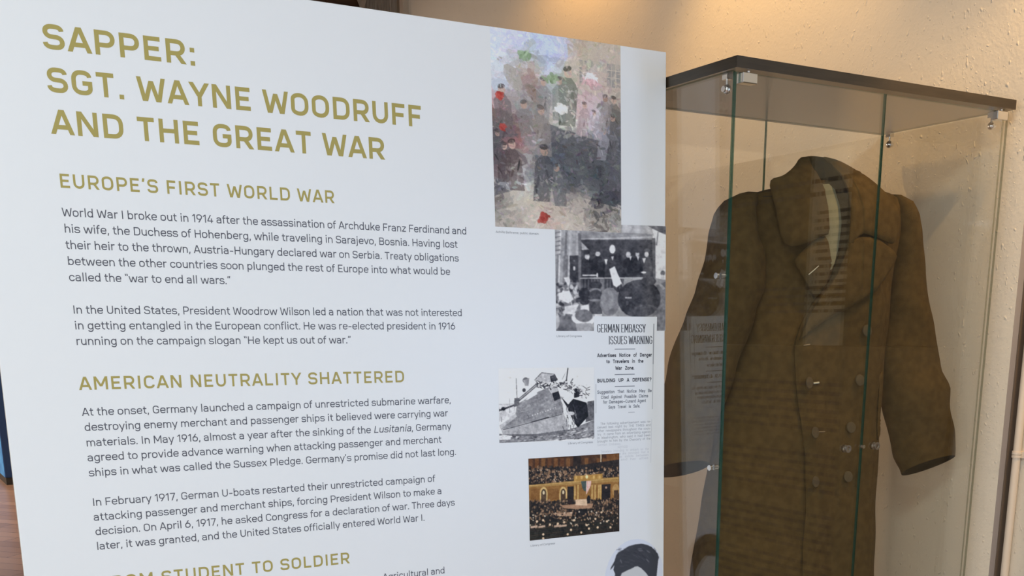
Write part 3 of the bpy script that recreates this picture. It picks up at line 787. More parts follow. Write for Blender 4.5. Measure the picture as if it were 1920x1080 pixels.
gp([(66, 1035), (160, 868), (235, 900), (265, 1035)], 102); cv.ell(322, 912, 112, 68, 216, .15); cv.ell(328, 885, 84, 62, 112, .1); cv.ell(322, 985, 66, 34, 176); gp([(250, 960), (400, 960), (395, 1035), (262, 1035)], 150); cv.ell(66, 930, 36, 82, 172)
cv.mottle(9, 26); cv.mottle(8, 11); cv.mottle(7, 5); cv.blur(2)
sheet('picture_print', cv.final(), [(-231, 179.5), (1.8, 184), (1.8, -0.4), (-231.5, -0.6)], 0.0001, (203, 205, 212), None, 'black and white crowd photograph at the right edge of the panel')

# --- photograph of the wrecked ship
cv = Cv([(312, 400), (1060, 400), (1060, 975), (316, 1000)], 230, 180, (238, 238, 242))
gp = cv.poly
gp([(312, 690), (440, 680), (440, 780), (312, 830)], 205); cv.line((305, 688), (440, 686), 5, 180)
gp([(1005, 680), (1065, 672), (1065, 830), (990, 850)], 92)
gp([(312, 962), (560, 935), (870, 905), (1065, 830), (1065, 980), (312, 1005)], 128)
for _ in range(220): cv.ell(R_.uniform(320, 1060), R_.uniform(900, 990), R_.uniform(5, 22), R_.uniform(2, 6), R_.choice((60, 90, 150, 190, 215)), -.15, .8, 8)
gp([(318, 945), (405, 950), (400, 972), (318, 975)], 224)
gp([(450, 690), (600, 598), (700, 556), (765, 590), (805, 700), (815, 772), (520, 842), (330, 892), (318, 858), (440, 765)], 138)
gp([(330, 890), (345, 935), (420, 945), (600, 952), (830, 935), (862, 880), (812, 775), (520, 842)], 172)
gp([(345, 930), (600, 935), (850, 905), (830, 938), (600, 955), (420, 948)], 104); cv.line((345, 893), (815, 775), 5, 60); cv.line((560, 838), (700, 800), 7, 30)
gp([(318, 858), (440, 765), (450, 790), (330, 885)], 182)
for k in range(60): cv.ell(R_.uniform(480, 790), R_.uniform(640, 790), R_.uniform(8, 30), R_.uniform(2, 8), R_.choice((112, 126, 150, 165)), -.35, .6, 8)
for k in range(12): cv.ell(530 + k*20, 795 - k*6.2, 3, 5, 214)
gp([(795, 640), (850, 700), (890, 655), (1000, 690), (1012, 800), (930, 892), (895, 850), (838, 720)], 22)
gp([(720, 600), (770, 580), (790, 650), (740, 672)], 26); gp([(690, 570), (760, 540), (775, 590), (715, 610)], 190)
gp([(900, 570), (940, 570), (940, 640), (895, 650)], 30); gp([(940, 575), (975, 580), (970, 660), (940, 650)], 210)
for _ in range(170):
    x, y = R_.uniform(590, 1000), 0; y = R_.uniform(505, 560) + max(0, (x - 760)) * R_.uniform(0, .55)
    a_ = R_.uniform(-1.2, 1.2); L = R_.uniform(10, 40); cv.line((x, y), (x + L*math.cos(a_), y + L*math.sin(a_)), R_.uniform(3, 8), R_.choice((20, 40, 70, 120, 170, 220)))
for _ in range(40):
    x, y = R_.uniform(800, 910), R_.uniform(700, 880); cv.line((x, y), (x + R_.uniform(-8, 14), y + R_.uniform(15, 60)), 4, R_.choice((150, 190, 110, 60)))
cv.ell(868, 775, 34, 16, 205)
gp([(585, 500), (640, 438), (745, 455), (765, 500), (700, 520)], 186); cv.line((585, 500), (640, 440), 5, 80); cv.line((640, 440), (745, 455), 6, 90); gp([(705, 470), (745, 456), (768, 502), (715, 520)], 50)
cv.line((455, 665), (610, 530), 22, 92); cv.line((470, 650), (600, 540), 6, 190); gp([(515, 655), (600, 592), (605, 612), (535, 655)], 232)
cv.line((325, 735), (455, 688), 14, 62); cv.ell(348, 724, 16, 15, 40); cv.ell(315, 735, 10, 12, 50); gp([(430, 640), (465, 640), (470, 700), (430, 712)], 96)
cv.line((847, 404), (835, 512), 9, 70); cv.line((445, 480), (452, 650), 6, 110); cv.ell(517, 500, 24, 24, 112); gp([(500, 500), (545, 480), (540, 545), (512, 545)], 150); cv.ell(505, 578, 14, 16, 60)
cv.line((395, 640), (395, 760), 4, 150); cv.line((335, 790), (335, 830), 4, 120); cv.line((800, 500), (830, 440), 4, 150)
cv.mottle(8, 22); cv.mottle(9, 9); cv.mottle(9, 4); cv.blur(1)
sheet('picture_print', cv.final(), [(-346, -62.5), (-153.9, -63.5), (-154.6, -192.5), (-348.2, -188.6)], 0.0001, (209, 211, 218), None, 'black and white photograph of a wrecked ship on the panel')

# --- colour photograph of the chamber
cv = Cv([(571, 134), (1303, 87), (1303, 717), (583, 797)], 210, 176, (44, 31, 22))
gp = cv.poly
gp([(565, 130), (1305, 80), (1305, 215), (565, 250)], (70, 44, 24))
for k in range(15):
    x0 = 575 + k*49; gp([(x0, 130), (x0 + 30, 130), (x0 + 30, 225), (x0, 225)], R_.choice(((104, 66, 32), (92, 56, 28), (60, 38, 22), (110, 72, 36))))
gp([(925, 100), (985, 95), (985, 200), (925, 205)], (36, 26, 20)); gp([(1195, 85), (1300, 80), (1300, 150), (1195, 160)], (104, 66, 30)); gp([(1145, 90), (1153, 90), (1153, 165), (1145, 165)], (205, 190, 165))
def crowd(pts_fn, n, lo, hi, cols):
    for _ in range(n):
        x, y = pts_fn(); cv.ell(x, y, R_.uniform(lo, hi), R_.uniform(lo, hi)*1.3, R_.choice(cols), 0, .9, 7)
DK = ((24, 20, 20), (34, 28, 26), (18, 16, 16), (52, 42, 36)); LT = ((176, 150, 128), (150, 120, 96), (205, 190, 172), (120, 92, 70))
gp([(572, 218), (930, 195), (1130, 165), (1303, 140), (1303, 288), (572, 345)], (36, 29, 26))
crowd(lambda: (R_.uniform(575, 1300), R_.uniform(200, 330)), 700, 5, 12, DK + (LT[1], LT[3]))
crowd(lambda: (R_.uniform(575, 1300), R_.uniform(225, 325)), 150, 3, 5, LT)
gp([(575, 345), (1303, 285), (1303, 330), (575, 368)], (156, 122, 70)); cv.line((575, 352), (1303, 297), 5, (190, 158, 100))
gp([(575, 366), (1303, 326), (1303, 490), (580, 490)], (138, 98, 50))
for x0, w0 in ((590, 70), (725, 85)): gp([(x0, 380), (x0 + w0, 376), (x0 + w0, 465), (x0, 468)], (120, 82, 38)); 
for x0 in (692, 846): cv.ell(x0, 410, 30, 48, (196, 166, 112)); gp([(x0 - 30, 405), (x0 + 30, 405), (x0 + 30, 500), (x0 - 30, 500)], (196, 166, 112)); cv.ell(x0, 415, 20, 36, (64, 48, 34)); gp([(x0 - 20, 412), (x0 + 20, 412), (x0 + 20, 500), (x0 - 20, 500)], (74, 56, 40)); cv.ell(x0, 408, 9, 16, (205, 190, 160))
gp([(880, 362), (930, 360), (930, 505), (880, 505)], (34, 27, 24)); gp([(1160, 348), (1232, 344), (1232, 490), (1160, 492)], (32, 26, 26)); cv.ell(1196, 375, 8, 10, (170, 140, 120))
for x0 in (940, 965, 1080, 1105, 1135, 1150): cv.line((x0, 350), (x0, 470), 11, (186, 154, 96))
cv.ell(1278, 400, 30, 55, (170, 134, 84)); gp([(1262, 400), (1300, 395), (1300, 485), (1262, 485)], (70, 52, 36))
gp([(930, 278), (1165, 258), (1165, 302), (930, 322)], (168, 128, 66)); cv.ell(1035, 284, 11, 15, (232, 208, 160))
for x0 in (942, 985, 1085, 1132): gp([(x0, 275), (x0 + 18, 274), (x0 + 18, 300), (x0, 302)], (196, 160, 96))
gp([(988, 320), (1032, 318), (1034, 405), (1015, 400), (1000, 375)], (66, 80, 78))
for k in range(6): gp([(1032 + k*7, 318), (1039 + k*7, 318), (1037 + k*6, 425 - k*12), (1031 + k*6, 430 - k*12)], ((206, 150, 146) if k % 2 else (226, 200, 192)))
gp([(575, 478), (1303, 478), (1303, 720), (583, 800)], (32, 28, 22))
crowd(lambda: (R_.uniform(580, 1300), R_.uniform(470, 620)), 900, 4, 10, DK + ((70, 56, 46), LT[3], LT[1]))
gp([(820, 514), (945, 508), (1092, 505), (1080, 545), (960, 548), (860, 540)], (158, 124, 100)); gp([(945, 470), (1040, 466), (1040, 522), (945, 516)], (208, 180, 154))
gp([(760, 578), (925, 572), (915, 606), (790, 600)], (168, 136, 112))
cv.ell(1052, 470, 14, 34, (24, 20, 20)); cv.ell(900, 490, 18, 22, (40, 26, 22)); gp([(955, 560), (1040, 545), (1050, 600), (960, 605)], (22, 19, 18))
for k in range(10):
    cv.line((582, 655 + k*17), (1303, 600 + k*14), 6, R_.choice(((20, 20, 16), (52, 46, 34), (38, 40, 32))))
crowd(lambda: (R_.uniform(585, 1295), R_.uniform(580, 760)), 170, 4, 8, DK)
crowd(lambda: (R_.uniform(585, 1295), R_.uniform(570, 690)), 110, 4, 8, LT)
for x, y in ((640, 640), (688, 632), (742, 670), (805, 665), (855, 655), (938, 640), (1040, 685), (1110, 635), (1160, 582), (1207, 660), (690, 748), (690, 780), (885, 755), (912, 720), (1058, 715), (1130, 708), (1237, 712), (995, 745)): cv.ell(x, y, 9, 10, (212, 184, 156))
for x0 in (590, 650, 775, 820): gp([(x0, 678), (x0 + 55, 672), (x0 + 55, 690), (x0, 694)], (176, 150, 132))
cv.mottle(5, 14); cv.mottle(6, 5); cv.blur(1)
sheet('picture_print', cv.final(), [(-291.8, -218.9), (-100.8, -219.4), (-101.2, -364.2), (-292.2, -364.6)], 0.0004, (206, 208, 214), None, 'colour photograph of a crowded chamber low on the panel')

# --- oval portrait, only its top in view
cv = Cv([(180, 190), (1720, 190), (1720, 1700), (180, 1700)], 130, 110, (186, 189, 203))
gp = cv.poly
gp([(470, 900), (510, 1000), (500, 1400), (1540, 1400), (1600, 800), (1620, 740), (1590, 640), (1500, 530), (1430, 455), (1330, 400), (1200, 352), (1040, 345), (850, 375), (760, 420), (720, 445), (600, 490), (545, 550), (500, 690), (470, 745), (410, 840), (395, 900), (440, 860), (500, 790)], (52, 53, 60))
gp([(680, 1010), (830, 955), (960, 915), (1000, 892), (1080, 890), (1170, 950), (1290, 1080), (1400, 1250), (1400, 1700), (640, 1700), (640, 1100)], (174, 174, 178))
for _ in range(90):
    x, y = R_.uniform(560, 1560), R_.uniform(400, 850); cv.ell(x, y, R_.uniform(30, 90), R_.uniform(5, 16), R_.choice((44, 60, 70, 82, 38)), .5 + (x - 1000)/900, .35, 9)
for x, y, a_ in ((1130, 470, .1), (1150, 515, .1), (1345, 560, .7), (1330, 780, .9), (660, 720, 1.2)): cv.ell(x, y, 60, 14, 108, a_, .6)
cv.blur(1)
yy, xx = np.mgrid[0:110, 0:130]
sxp = 180 + xx/129*1540; syp = 190 + yy/109*1510
mk = (((sxp - 1000)/760)**2 + ((syp - 1195)/990)**2) < 1
# panel coordinates of that patch
sheet('picture_print', cv.final(), [(-140.5, -380.5), (-2.0, -380.5), (-2.0, -498), (-140.5, -498)], 0.0001, (197, 196, 199), mk, 'oval black and white portrait, dark hair, at the bottom edge of the panel')

# ------------------------------------------------------------------ the glass display case
L0, R0x, F0, K0, ZS = 1.4962, 2.3525, 1.6208, 1.9987, 1.888
case = tag(empty('display_case', ((L0 + R0x)/2, (F0 + K0)/2, 0)), 'tall glass display case with dark wooden top, holding the brown overcoat', 'display case')
ox, oy = case.location.x, case.location.y
def CB_(a, bb): return (a[0]-ox, a[1]-oy, a[2]), (bb[0]-ox, bb[1]-oy, bb[2])
def cbox(name, a, bb, mats, parent=case, fm=None, bevel=0, mi=0):
    q = MB(); q.box(*CB_(a, bb), mi, fm); return q.build(name, mats, parent, bevel)
cbox('top_slab', (L0, F0, ZS), (R0x, K0, ZS + 0.0205), [M['slab'], M['slab_under']], fm={'-z': 1})
cbox('base_plinth', (L0, F0, 0.0), (R0x, K0, 0.34), M['slab'], bevel=0.002)
GE = [M['glass'], M['glass_edge'], M['glass_edge_reflect']]
IN = 0.010; TH = 0.006
gz0, gz1 = 0.3405, ZS - 0.0008
rimY = {'-x': 1, '+x': 1, '+z': 1, '-z': 1}; rimX = {'-y': 1, '+y': 1, '+z': 1, '-z': 1}
cbox('side_pane', (L0 + IN, F0 + IN + TH + 0.0045, gz0), (L0 + IN + TH, K0 - IN - TH - 0.001, gz1), GE, fm=rimX)
cbox('side_pane', (R0x - IN - TH, F0 + IN + TH + 0.0045, gz0), (R0x - IN, K0 - IN - TH - 0.001, gz1), GE, fm={'-y': 2, '+y': 2, '+z': 1, '-z': 1})
XM = 1.926
cbox('back_pane', (L0 + IN, K0 - IN - TH, gz0), (XM + 0.006, K0 - IN, gz1), GE, fm=rimY)
cbox('back_pane', (XM + 0.0075, K0 - IN - TH, gz0), (R0x - IN, K0 - IN, gz1), GE, fm=rimY)
dl = cbox('door', (L0 + IN, F0 + IN, gz0 + 0.004), (XM - 0.0012, F0 + IN + TH, gz1 - 0.004), GE, fm=rimY)
dr = cbox('door', (XM + 0.0012, F0 + IN, gz0 + 0.004), (R0x - IN, F0 + IN + TH, gz1 - 0.004), GE, fm={'-x': 1, '+x': 2, '+z': 1, '-z': 1})
for d, x0, x1 in ((dl, L0 + 0.020, L0 + 0.058), (dr, R0x - 0.058, R0x - 0.020)):
    for zz in (gz1 - 0.023, gz0 + 0.003):
        q = MB(); q.box(*CB_((x0, F0 + 0.0035, zz), (x1, F0 + IN + TH + 0.006, zz + 0.019)))
        q.tube([((x0 + x1)/2 - ox, F0 + 0.010 - oy, zz + 0.018), ((x0 + x1)/2 - ox, F0 + 0.010 - oy, zz + 0.0225)], 0.004)
        h = q.build('hinge', M['chrome'], d, 0.0015); h['label'] = 'chrome door hinge'
def ring(q, c, r, th, mi=0, seg=20):
    vs = []; fs = []
    for k in range(seg):
        a_ = 2*math.pi*k/seg
        for rr_, dy in ((r, 0), (r, -th), (r*0.62, -th), (r*0.62, 0)):
            vs.append((c[0] + rr_*math.cos(a_), c[1] + dy, c[2] + rr_*math.sin(a_)))
    for k in range(seg):
        k2 = (k+1) % seg
        for j in range(4): fs.append((k*4+j, k*4+(j+1) % 4, k2*4+(j+1) % 4, k2*4+j))
    q.add(vs, fs, mi, False)
for d, x in ((dl, 1.878), (dr, 1.973)):
    q = MB(); ring(q, (x - ox, F0 + IN - oy, 1.146), 0.0085, 0.004)
    ring(q, (x - ox, F0 + IN + TH + 0.004 - oy, 1.146), 0.0085, 0.004)
    q.build('finger_ring', M['steel'], d)
q = MB(); q.tube([(XM - ox - 0.001, F0 + 0.004 - oy, 1.148), (XM - ox - 0.001, F0 + IN - oy, 1.148)], 0.0045)
q.build('lock_stud', M['chrome'], dl)
# pane clamps hanging from the top at the four corners
def clamp(x, y, sgn):
    q = MB()
    q.box((x - 0.007 - ox, y - 0.007 - oy, ZS - 0.012), (x + 0.007 - ox, y + 0.007 - oy, ZS - 0.0003))
    q.tube([(x - ox, y - oy, ZS - 0.010), (x - ox, y - oy, ZS - 0.024)], 0.0026)
    q.sphere((x - ox, y - oy, ZS - 0.029), (0.0085, 0.0085, 0.0090))
    q.tube([(x - ox - 0.010*sgn, y - oy, ZS - 0.029), (x - ox + 0.0, y - oy, ZS - 0.029)], 0.0055)
    o = q.build('pane_clamp', M['chrome'], case); o['label'] = 'chrome pane clamp'
for x, y, sgn in ((L0 + 0.019, 1.667, 1), (L0 + 0.019, 1.956, 1), (R0x - 0.019, 1.667, -1), (R0x - 0.019, 1.956, -1)): clamp(x, y, sgn)
# shelf pegs screwed through the side panes
def peg(x, y, z, sgn):
    q = MB(); xx_ = x - ox
    q.tube([(xx_ - 0.006*sgn, y - oy, z), (xx_ - 0.001*sgn, y - oy, z)], 0.0058, 16)
    q.tube([(xx_ + 0.006*sgn, y - oy, z), (xx_ + 0.015*sgn, y - oy, z)], 0.0058, 16)
    q.tube([(xx_ + 0.015*sgn, y - oy, z), (xx_ + 0.022*sgn, y - oy, z)], 0.0035, 12)
    q.build('shelf_peg', M['chrome'], case)
for z in (1.514, 1.129):
    peg(L0 + IN, 1.664, z, 1)

# ------------------------------------------------------------------ the overcoat
coat = tag(empty('overcoat', (1.935, 1.7825, 0.0), math.radians(-13.3)), 'long brown wool military overcoat, double breasted, hanging inside the glass case', 'coat')
def interp(tab, z, i):
    tab = sorted(tab); 
    if z <= tab[0][0]: return tab[0][i]
    for a_, c_ in zip(tab, tab[1:]):
        if z <= c_[0]:
            t_ = (z - a_[0])/(c_[0] - a_[0]); t_ = t_*t_*(3 - 2*t_)*.5 + t_*.5
            return a_[i]*(1-t_) + c_[i]*t_
    return tab[-1][i]
# z, left x, right x, half depth
BODY = [(0.52, -.345, .215, .125), (0.843, -.310, .185, .115), (1.0, -.288, .176, .105), (1.12, -.270, .171, .098), (1.24, -.246, .167, .092), (1.32, -.232, .168, .092), (1.45, -.212, .172, .095), (1.55, -.207, .178, .094),
        (1.62, -.212, .188, .086), (1.67, -.216, .194, .072), (1.695, -.205, .190, .055), (1.706, -.165, .160, .048), (1.716, -.115, .110, .050), (1.724, -.085, .082, .052)]
def front_y(x, z):
    xl, xr, hd = interp(BODY, z, 1), interp(BODY, z, 2), interp(BODY, z, 3)
    c, hw = (xl + xr)/2, (xr - xl)/2
    t_ = min(abs((x - c)/hw), 0.995)
    y = -hd*(1 - t_**2.15)**(1/2.15)
    if z < 1.3:   # hanging folds of the skirt
        f = (1.3 - z)/0.75
        y += f*(0.010*math.sin(x*34 + 1.2) + 0.005*math.sin(x*71 + z*3))
    y += 0.0025*math.sin(x*23 + z*11) + 0.002*math.sin(z*37 + x*13)
    return y
NB = 96
zs = list(np.linspace(0.52, 1.66, 58)) + [1.675, 1.687, 1.695, 1.701, 1.706, 1.711, 1.716, 1.720, 1.724]
q = MB(); vs = []
for z in zs:
    xl, xr, hd = interp(BODY, z, 1), interp(BODY, z, 2), interp(BODY, z, 3)
    c, hw = (xl + xr)/2, (xr - xl)/2
    for k in range(NB):
        a_ = 2*math.pi*k/NB
        ca, sa = math.cos(a_), math.sin(a_)
        ex = 2/2.15
        x = c + hw*math.copysign(abs(ca)**ex, ca)
        y = front_y(x, z) if sa < 0 and abs(ca) < .9999 else hd*abs(sa)**ex
        vs.append((x, y, z))
fs = []
for i in range(len(zs) - 1):
    for k in range(NB):
        k2 = (k+1) % NB; fs.append((i*NB+k, i*NB+k2, (i+1)*NB+k2, (i+1)*NB+k))
q.add(vs, fs, 0, True)
body = q.build('coat_body', M['wool'], coat)

def sleeve(tab, tilt_end, hole_depth=0.05, side=1):
    """tab rows: z, cx, cy, half width, half depth (from shoulder down)"""
    q = MB(); NS = 40; rows = []
    tab = sorted(tab, reverse=True)
    zz = np.linspace(tab[0][0], tab[-1][0], 44)
    asc = sorted(tab)
    vs = []
    for i, z in enumerate(zz):
        cx, cy, hw, hd = (interp(asc, z, j) for j in (1, 2, 3, 4))
        f = i/(len(zz) - 1); tx, ty = tilt_end[0]*f*f, tilt_end[1]*f*f
        # tilt top ring to close over the shoulder
        for k in range(NS):
            a_ = 2*math.pi*k/NS
            wr = 1 + 0.030*math.sin(3*a_ + z*26) * min(1, f*2) + 0.022*math.sin(z*47 + 2*a_)*min(1, f*2)
            x = hw*wr*math.cos(a_); y = hd*wr*math.sin(a_)
            vs.append((cx + x, cy + y, z + tx*x - ty*y))
    fs = []
    for i in range(len(zz) - 1):
        for k in range(NS):
            k2 = (k+1) % NS; fs.append((i*NS+k, (i+1)*NS+k, (i+1)*NS+k2, i*NS+k2))
    q.add(vs, fs, 0, True)
    # closed top
    q.add(vs[:NS] + [(tab[0][1], tab[0][2], tab[0][0] + 0.004)], [(k, (k+1) % NS, NS) for k in range(NS)], 0, True)
    o = q.build('sleeve', M['wool'], coat)
    # turned-in cuff, open, the shade inside painted as a dark tone
    q = MB(); last = vs[-NS:]; c = Vector((sum(v[0] for v in last)/NS, sum(v[1] for v in last)/NS, sum(v[2] for v in last)/NS))
    r0 = [Vector(v) for v in last]; r1 = [c + (v - c)*0.90 + Vector((0, 0, 0.002)) for v in r0]; r2 = [c + (v - c)*0.80 + Vector((0, 0, hole_depth)) for v in r0]
    vv = r0 + r1 + r2; ff = []
    for i in range(2):
        for k in range(NS):
            k2 = (k+1) % NS; ff.append((i*NS+k, (i+1)*NS+k, (i+1)*NS+k2, i*NS+k2))
    ff.append(tuple(range(2*NS, 3*NS)))
    q.add(vv, ff, 0, True)
    q.build('cuff_inside_shade', M['cuff_shade'], o)
    return o
SL_R = [(1.702, .170, .0, .016, .028), (1.690, .186, .0, .026, .045), (1.66, .196, .0, .036, .054), (1.618, .208, .007, .042, .057), (1.535, .225, .014, .050, .055), (1.40, .248, .014, .070, .053), (1.30, .262, .010, .084, .051),
        (1.245, .281, -.002, .089, .054), (1.12, .316, .0, .080, .050), (1.072, .333, .0, .070, .048)]
SL_L = [(1.698, -.205, .0, .018, .028), (1.685, -.222, .0, .032, .048), (1.66, -.238, -.004, .040, .058), (1.61, -.246, -.012, .050, .066), (1.567, -.244, -.022, .064, .068), (1.498, -.256, -.030, .077, .068), (1.44, -.277, -.030, .081, .064),
        (1.323, -.321, -.026, .083, .058), (1.204, -.345, -.012, .078, .054), (1.118, -.352, .0, .071, .050), (1.098, -.353, .0, .069, .050)]
sleeve(SL_R, (0.17, 0.55))
sleeve(SL_L, (0.02, 0.50))

# sheets that follow the front of the coat: flap, lapels, collar leaves, welts
def tri_sheet(name, outline, yfun, thick, material, res=0.007, parent=coat, smooth=True):
    pts = [Vector((p[0], p[1])) for p in outline]
    dense = []
    for i, p in enumerate(pts):
        c = pts[(i+1) % len(pts)]; n_ = max(1, int((c - p).length/res))
        dense += [p.lerp(c, k/n_) for k in range(n_)]
    def inside(x, y):
        r = False; n_ = len(dense)
        for i in range(n_):
            a_, c_ = dense[i], dense[(i+1) % n_]
            if (a_.y > y) != (c_.y > y) and x < (c_.x - a_.x)*(y - a_.y)/(c_.y - a_.y) + a_.x: r = not r
        return r
    from mathutils.geometry import delaunay_2d_cdt
    x0, x1 = min(p.x for p in dense), max(p.x for p in dense); y0, y1 = min(p.y for p in dense), max(p.y for p in dense)
    inner = []
    gx = x0 + res/2
    while gx < x1:
        gy = y0 + res/2
        while gy < y1:
            if inside(gx, gy) and min((Vector((gx, gy)) - d_).length for d_ in dense[::1]) > res*0.5: inner.append(Vector((gx, gy)))
            gy += res
        gx += res
    nb = len(dense)
    vo, eo, fo, *_ = delaunay_2d_cdt(dense + inner, [(i, (i+1) % nb) for i in range(nb)], [list(range(nb))], 1, 1e-6)
    # distance to the outline gives a rolled edge
    def edge_d(v): return min((v - d_).length for d_ in dense)
    q = MB(); fr = []; bk = []
    for v in vo:
        d_ = edge_d(v); roll = 1 - max(0, 1 - d_/0.006)**2
        y = yfun(v.x, v.y)
        fr.append((v.x, y - thick*(0.45 + 0.55*roll), v.y)); bk.append((v.x, y, v.y))
    n_ = len(vo)
    q.add(fr, [tuple(f) for f in fo], 0, smooth)
    q.add(bk, [tuple(f)[::-1] for f in fo], 0, smooth)
    q.add(fr[:nb] + bk[:nb], [(i, i + nb, (i+1) % nb + nb, (i+1) % nb) for i in range(nb)], 0, False)
    return q.build(name, material, parent)

def smooth_outline(pts, it=2):
    for _ in range(it):
        out = []
        for i in range(len(pts)):
            a_, c_ = pts[i], pts[(i+1) % len(pts)]
            out += [(a_[0]*.8 + c_[0]*.2, a_[1]*.8 + c_[1]*.2), (a_[0]*.2 + c_[0]*.8, a_[1]*.2 + c_[1]*.8)]
        pts = out
    return pts

flap = [(-.022, 1.585), (-.049, 1.512), (-.086, 1.461), (-.111, 1.415), (-.122, 1.381), (-.125, 1.358), (-.116, 1.288), (-.102, 1.192), (-.090, 1.119), (-.087, .995), (-.092, .843), (-.095, .53),
        (.10, .53), (.105, .9), (.115, 1.2), (.120, 1.45), (.06, 1.60)]
tri_sheet('front_flap', flap, lambda x, z: front_y(x, z) - 0.0015, 0.0085, M['wool'], 0.014)
lapR = smooth_outline([(-.018, 1.600), (.048, 1.602), (.128, 1.568), (.124, 1.550), (.078, 1.501), (.011, 1.460), (-.056, 1.426), (-.112, 1.392), (-.120, 1.382), (-.088, 1.462), (-.050, 1.512), (-.024, 1.575)], 1)
def lapR_y(x, z):
    t_ = max(0, min(1, (z - 1.38)/0.2)); return front_y(x, z) - 0.010 - 0.012*t_
tri_sheet('lapel', lapR, lapR_y, 0.013, M['wool'], 0.008)
lapL = smooth_outline([(-.070, 1.603), (-.092, 1.598), (-.138, 1.557), (-.136, 1.545), (-.117, 1.517), (-.098, 1.490), (-.083, 1.470), (-.066, 1.500), (-.058, 1.545)], 1)
def lapL_y(x, z):
    t_ = max(0, min(1, (z - 1.46)/0.12)); return front_y(x, z) - 0.006 - 0.014*t_
tri_sheet('lapel', lapL, lapL_y, 0.012, M['wool'], 0.008)
def coll_y(x, z, xc=-.02):
    D = np.interp(z, [1.56, 1.60, 1.66, 1.70, 1.73, 1.755, 1.775, 1.79], [.118, .118, .112, .098, .080, .055, .030, .012])
    t_ = min(abs(x - xc)/0.215, .98)
    return -D*math.sqrt(1 - t_*t_)
colL = smooth_outline([(-.078, 1.774), (-.100, 1.771), (-.131, 1.745), (-.158, 1.728), (-.183, 1.722), (-.188, 1.704), (-.178, 1.649), (-.172, 1.610), (-.165, 1.588), (-.150, 1.580), (-.130, 1.584), (-.089, 1.600), (-.070, 1.606), (-.074, 1.66), (-.078, 1.712), (-.088, 1.75)], 1)
tri_sheet('collar_leaf', colL, coll_y, 0.010, M['wool'], 0.008)
colR = smooth_outline([(-.045, 1.776), (-.010, 1.768), (.022, 1.744), (.062, 1.716), (.092, 1.692), (.126, 1.662), (.128, 1.622), (.118, 1.594), (.105, 1.588), (.043, 1.603), (.010, 1.610), (-.024, 1.578), (-.020, 1.630), (-.018, 1.70), (-.030, 1.75)], 1)
tri_sheet('collar_leaf', colR, coll_y, 0.010, M['wool'], 0.008)
# stand of the collar around the neck
q = MB(); NS = 48; vs = []
for j in range(10):
    f = j/9
    for k in range(NS):
        a_ = 2*math.pi*k/NS; ca, sa = math.cos(a_), math.sin(a_)
        back = (1 + sa)/2
        z = 1.700 + f*(0.012 + 0.076*back**0.8)
        r = 1 - 0.25*f*back
        vs.append((-.014 + (.088 if ca > 0 else .074)*ca*r, .005 + .062*sa*(1 - .35*f), z))
fs = []
for j in range(9):
    for k in range(NS):
        k2 = (k+1) % NS; fs.append((j*NS+k, j*NS+k2, (j+1)*NS+k2, (j+1)*NS+k))
q.add(vs, fs, 0, True)
q.build('collar_stand', M['wool'], coat)
lin_ = smooth_outline([(-.079, 1.712), (-.030, 1.716), (-.024, 1.65), (-.030, 1.585), (-.046, 1.535), (-.058, 1.53), (-.068, 1.585), (-.077, 1.65)], 1)
o = tri_sheet('neck_lining', lin_, lambda x, z: min(front_y(x, z) - 0.006, coll_y(x, z) + 0.030), 0.003, M['lining'], 0.010)
o['label'] = 'pale khaki lining showing in the collar opening'
# pocket welts
tri_sheet('pocket_welt', [(-.238, 1.322), (-.222, 1.312), (-.246, 1.158), (-.262, 1.162)], lambda x, z: front_y(x, z) - 0.001, 0.006, M['wool'], 0.008)
tri_sheet('pocket_welt', [(.118, 1.300), (.134, 1.310), (.150, 1.158), (.134, 1.150)], lambda x, z: front_y(x, z) - 0.001, 0.006, M['wool'], 0.008)
# armhole and shoulder seams
def seam(name, pts, off, r=0.0014, mt='seam'):
    q = MB(); q.tube([(x, front_y(x, z) - off, z) for x, z in pts], r, 6); return q.build(name, M[mt], coat)
seam('shoulder_seam', [(-.205, 1.688), (-.18, 1.689), (-.15, 1.688), (-.12, 1.690)], 0.000)
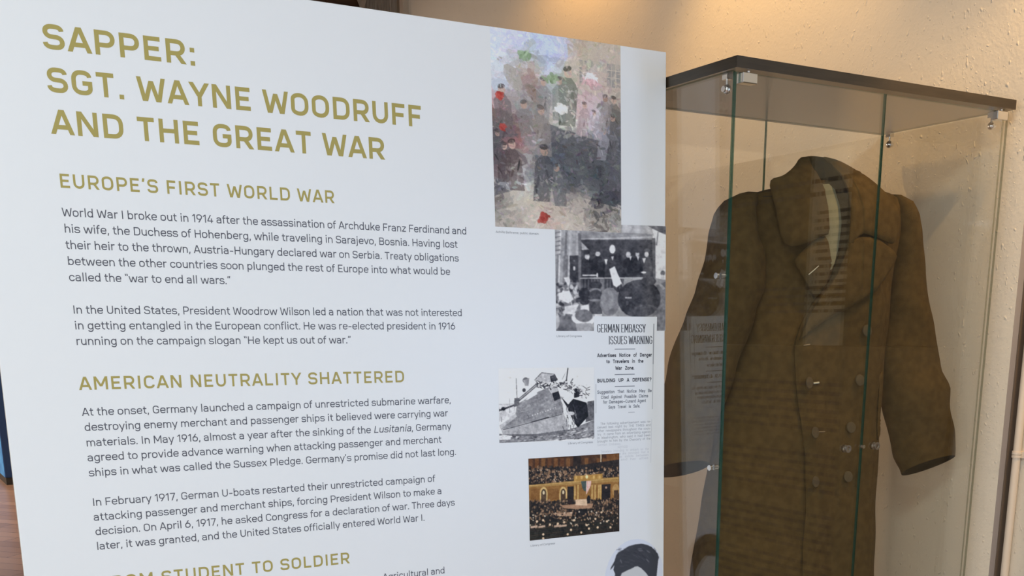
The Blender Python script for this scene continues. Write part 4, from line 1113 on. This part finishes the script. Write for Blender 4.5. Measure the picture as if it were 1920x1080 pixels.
# buttons
def button(x, z, off):
    q = MB(); y = front_y(x, z) - off
    prof = [(0, -.0050), (.005, -.0048), (.0095, -.0036), (.0112, -.0038), (.0128, -.0030), (.0132, -.0012), (.0120, .0)]
    vs = [(x, y + prof[0][1], z)]; NSb = 24
    for r, dy in prof[1:]:
        for k in range(NSb):
            a_ = 2*math.pi*k/NSb; vs.append((x + 0.80*r*math.cos(a_) - 0.12*r*math.sin(a_), y + dy - 0.35*r*math.cos(a_)*(1 if x > 0 else -1)*0.5, z + r*math.sin(a_)))
    fs = [(0, 1 + (k+1) % NSb, 1 + k) for k in range(NSb)]
    for j in range(len(prof) - 2):
        for k in range(NSb):
            k2 = (k+1) % NSb; o_ = 1 + j*NSb; fs.append((o_+k, o_+k2, o_+NSb+k2, o_+NSb+k))
    q.add(vs, fs, 0, True)
    q.tube([(x, y, z), (x, y + 0.010, z)], 0.004, 10)
    q.build('button', M['button'], coat)
for x, z in ((.050, 1.402), (-.093, 1.291), (.041, 1.293), (-.078, 1.181), (.026, 1.187), (-.072, 1.07), (.022, 1.075)): button(x, z, 0.016)
# buttonholes
def slit(x0, z0, x1, z1, off, wd, mt):
    q = MB(); q.tube([(x0, front_y(x0, z0) - off, z0), ((x0+x1)/2, front_y((x0+x1)/2, (z0+z1)/2) - off - .0005, (z0+z1)/2), (x1, front_y(x1, z1) - off, z1)], wd, 8)
    q.build('buttonhole', M[mt], coat)
slit(-.113, 1.522, -.092, 1.540, 0.029, 0.0011, 'thread_light')
slit(.034, 1.556, .068, 1.547, 0.0315, 0.0011, 'thread')
slit(-.078, 1.289, -.064, 1.290, 0.0102, 0.0022, 'thread_light')
slit(-.064, 1.181, -.046, 1.181, 0.0102, 0.0012, 'thread')
slit(-.107, 1.372, -.092, 1.374, 0.0102, 0.0014, 'thread')

# stand that carries the coat inside the case
t = tag(empty('coat_stand', (1.93, 1.80, 0.3405)), 'slim metal coat stand hidden inside the brown overcoat in the case', 'coat stand')
q = MB(); q.tube([(0, 0, 0.012), (0, 0, 1.345)], 0.012, 14); q.build('pole', M['steel'], t)
q = MB(); q.tube([(0, 0, 0.0), (0, 0, 0.012)], 0.12, 28); q.build('foot', M['steel'], t)
q = MB(); q.tube([(-.15, 0.035, 1.315), (-.08, 0.018, 1.335), (0, 0, 1.345), (.08, -.018, 1.335), (.14, -.033, 1.320)], 0.014, 12); q.build('shoulder_bar', M['steel'], t)
